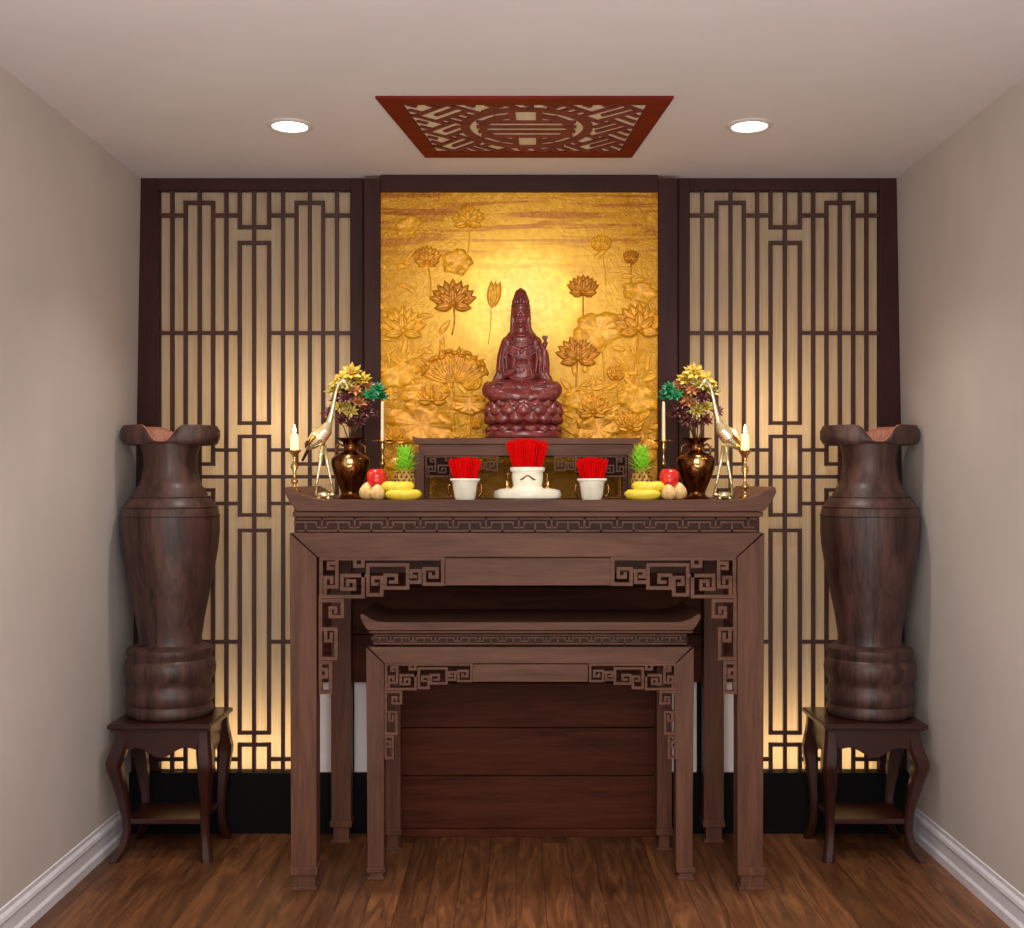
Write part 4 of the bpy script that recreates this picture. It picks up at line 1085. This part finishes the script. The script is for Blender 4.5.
# ------------------------------------------------------------------ fruit
def fruit(cx, sg, side):
    d = 4.06; u = d/F
    def q(px, dy, h): return Vector((X(cx+sg*px,d), d+dy*u, zalt+h*u))
    def one(name, c0, label, cat, grp):
        return thing(name, c0, label, cat, grp)
    # pears: pale round fruit
    spots = [(-11,2,9,'at the outer end of'),(0,-7,8,'in front of the apple in'),(9,6,9.5,'behind the bananas in')]
    for k,(px,dy,r,ph) in enumerate(spots):
        c0 = q(px,dy,0)
        t = one('pale_pear', c0, f'pale yellow pear {ph} the {side} fruit pile', 'pear', 'pale pears')
        pr = [(.2,0),(5,.4),(8.4,4),(9.2,8),(8,12.5),(5.4,16),(3.6,18),(1.2,19.4),(.2,19)]
        f = r/9.2
        MB().lathe([(a*u*f,b*u*f*.92) for a,b in pr], c0, 24).build('flesh', M['pear'], t, smooth=True)
        MB().tube([c0+Vector((0,0,17.3*u*f)),c0+Vector((sg*.8*u,0,20.5*u*f))], .45*u, 6).build('stalk', M['stem'], t)
    c0 = q(-2,1.5,12.2)
    t = one('red_apple', c0, f'shiny red apple on top of the {side} fruit pile', 'apple', 'red apples')
    pr = [(.3,1.6),(3,.3),(6.5,1.2),(9.4,5),(10.4,10),(9.8,14.5),(7,18.2),(3.6,18.6),(1.4,17.2),(.2,16.3)]
    MB().lathe([(a*u*.97,b*u) for a,b in pr], c0, 32).build('flesh', M['apple'], t, smooth=True)
    MB().tube([c0+Vector((0,0,16*u)),c0+Vector((sg*1.2*u,0,21*u))], [.4*u,.6*u], 6).build('stalk', M['stem'], t)
    # bananas
    for k,(px,dy,h,L,lab) in enumerate(((26,-9,4.6,36,'lowest and nearest of the bananas'),(22,-1,4.6,34,'banana lying behind the nearest one'),(20,-5,12.6,33,'topmost of the bananas'))):
        c0 = q(px,dy,0 if k<2 else 8)
        t = one('banana', c0, f'{lab} in the {side} fruit pile', 'banana', 'yellow bananas')
        pts = []; rad = []
        for i in range(13):
            s_ = i/12*2-1; pts.append(q(px+s_*L/2, dy-3.0*(1-s_*s_), h+1.8*s_*s_)); rad.append((4.7*(1-abs(s_)**4)**.5+.9)*u if abs(s_)<1 else 1.0*u)
        m = MB().tube(pts, rad, 7); m.build('peel', M['banana'], t, smooth=True)
        MB().tube([pts[0],q(px-L/2-3,dy,h+3.4)], [1.1*u,.9*u], 6).build('stalk', M['banana_tip'], t)
    # pineapple
    c0 = q(25,15,0)
    t = one('pineapple', c0, f'pineapple with bright green crown behind the {side} bananas', 'pineapple', 'pineapples')
    pr = [(.3,0),(6,.5),(9.5,5),(10.6,12),(10.4,20),(9,26),(5.5,30),(2,31)]
    pb = MB().lathe([(a*u,b*u) for a,b in pr], c0, 28).build('body', M['pine'], t, smooth=True)
    m = MB()
    for r_ in range(7):
        for i in range(12):
            a = 2*PI*(i+.5*(r_%2))/12; z = 3.5+r_*3.9; rr = 9.0+1.5*math.sin(PI*min(1,z/30))
            if z > 24: rr -= (z-24)*.55
            m.ball(c0+Vector((rr*u*math.cos(a), rr*u*math.sin(a), z*u)), (1.0*u,1.0*u,1.3*u), 6, 5)
    m.build('eyes', M['pine_dark'], pb, smooth=True)
    m = MB(); rnd = random.Random(3)
    for lv in range(7):
        n = 9
        for i in range(n):
            a = 2*PI*(i+.37*lv)/n; tilt = 1.0-lv*.14
            dv = Vector((math.cos(a)*math.sin(tilt), math.sin(a)*math.sin(tilt), math.cos(tilt)))
            m.petal(c0+Vector((math.cos(a)*2.2*u, math.sin(a)*2.2*u, (28+lv*2.3)*u)), dv, Vector((-math.cos(a),-math.sin(a),.8)), (14.5+rnd.uniform(-1,2))*u, 4.6*u, -.15, -.25, 6, 2)
    m.build('leaf_crown', M['leaf_bright'], t, smooth=True)
fruit(378.5, 1, 'left')
fruit(667.5, -1, 'right')

# ------------------------------------------------------------------ lights
def area(name, loc, rot, sx, sy, e, col=(1,1,1)):
    l = bpy.data.lights.new(name,'AREA'); l.shape = 'RECTANGLE'; l.size = sx; l.size_y = sy; l.energy = e; l.color = col
    o = bpy.data.objects.new(name, l); COL.objects.link(o); o.location = loc; o.rotation_euler = rot; return o
WARM = (1,.72,.40)
# lamps inside the light box behind the paper of the screens
for xc in (X(292,4.9), X(743,4.9)):
    l = bpy.data.lights.new('screen_lamp','POINT'); l.energy = 20; l.color = WARM; l.shadow_soft_size = .15
    o = bpy.data.objects.new('screen_lamp', l); COL.objects.link(o); o.location = (xc,4.95,Z(425,4.95))
for xc in (X(255,4.9), X(785,4.9)):
    area('screen_strip_lamp', (xc,4.93,Z(740,4.93)), (PI/2,0,PI), .8, .12, 11, WARM)
for xc in (-.77,.79):       # added unseen spots that brighten the lower walls and floor
    l = bpy.data.lights.new('downlight_or_added_spot','SPOT'); l.energy = 110; l.spot_size = 2.1; l.spot_blend = 1.0; l.shadow_soft_size = .08; l.color = (1,.95,.9)
    o = bpy.data.objects.new('downlight_or_added_spot', l); COL.objects.link(o); o.location = (xc,2.2,H-.03)
area('added_fill_front', (0,.6,2.45), (math.radians(38),0,0), 1.8, .9, 36, (1,.97,.95))  # added unseen fill light, tilted forward onto the altar
area('added_fill_rear', (0,-.7,1.9), (math.radians(88),0,0), 2.4, 1.0, 36, (1,.98,.97))  # added unseen fill light behind the camera
l = bpy.data.lights.new('added_gold_spot','SPOT'); l.energy = 42; l.spot_size = math.radians(33); l.spot_blend = .8; l.shadow_soft_size = .05; l.color = (1,.90,.70)  # added unseen spot that brightens the gold panel
o = bpy.data.objects.new('added_gold_spot', l); COL.objects.link(o); o.location = (.01,2.2,H-.04)
o.rotation_euler = (Vector((.01,4.6,1.93))-Vector((.01,2.2,H-.04))).to_track_quat('-Z','Y').to_euler()
area('added_ceiling_fill', (0,1.4,.25), (math.radians(172),0,0), 2.2, 1.8, 36, (1,.98,.97))  # added unseen light from below that brightens the ceiling

w = bpy.data.worlds.new('world'); bpy.context.scene.world = w; w.use_nodes = True
w.node_tree.nodes['Background'].inputs[0].default_value = (1,.98,.97,1); w.node_tree.nodes['Background'].inputs[1].default_value = .32

# ------------------------------------------------------------------ camera
cam = bpy.data.cameras.new('camera'); co = bpy.data.objects.new('camera', cam); COL.objects.link(co)
co.location = (0,0,EYE); co.rotation_euler = (PI/2,0,0)
cam.sensor_width = 36; cam.sensor_fit = 'HORIZONTAL'; cam.lens = F/1024*36
cam.shift_x = -4/1024; cam.shift_y = 16/1024
sc = bpy.context.scene; sc.camera = co
sc.view_settings.view_transform = 'Standard'; sc.view_settings.look = 'None'; sc.view_settings.gamma = 1
sc.view_settings.use_curve_mapping = False; sc.view_settings.exposure = .15
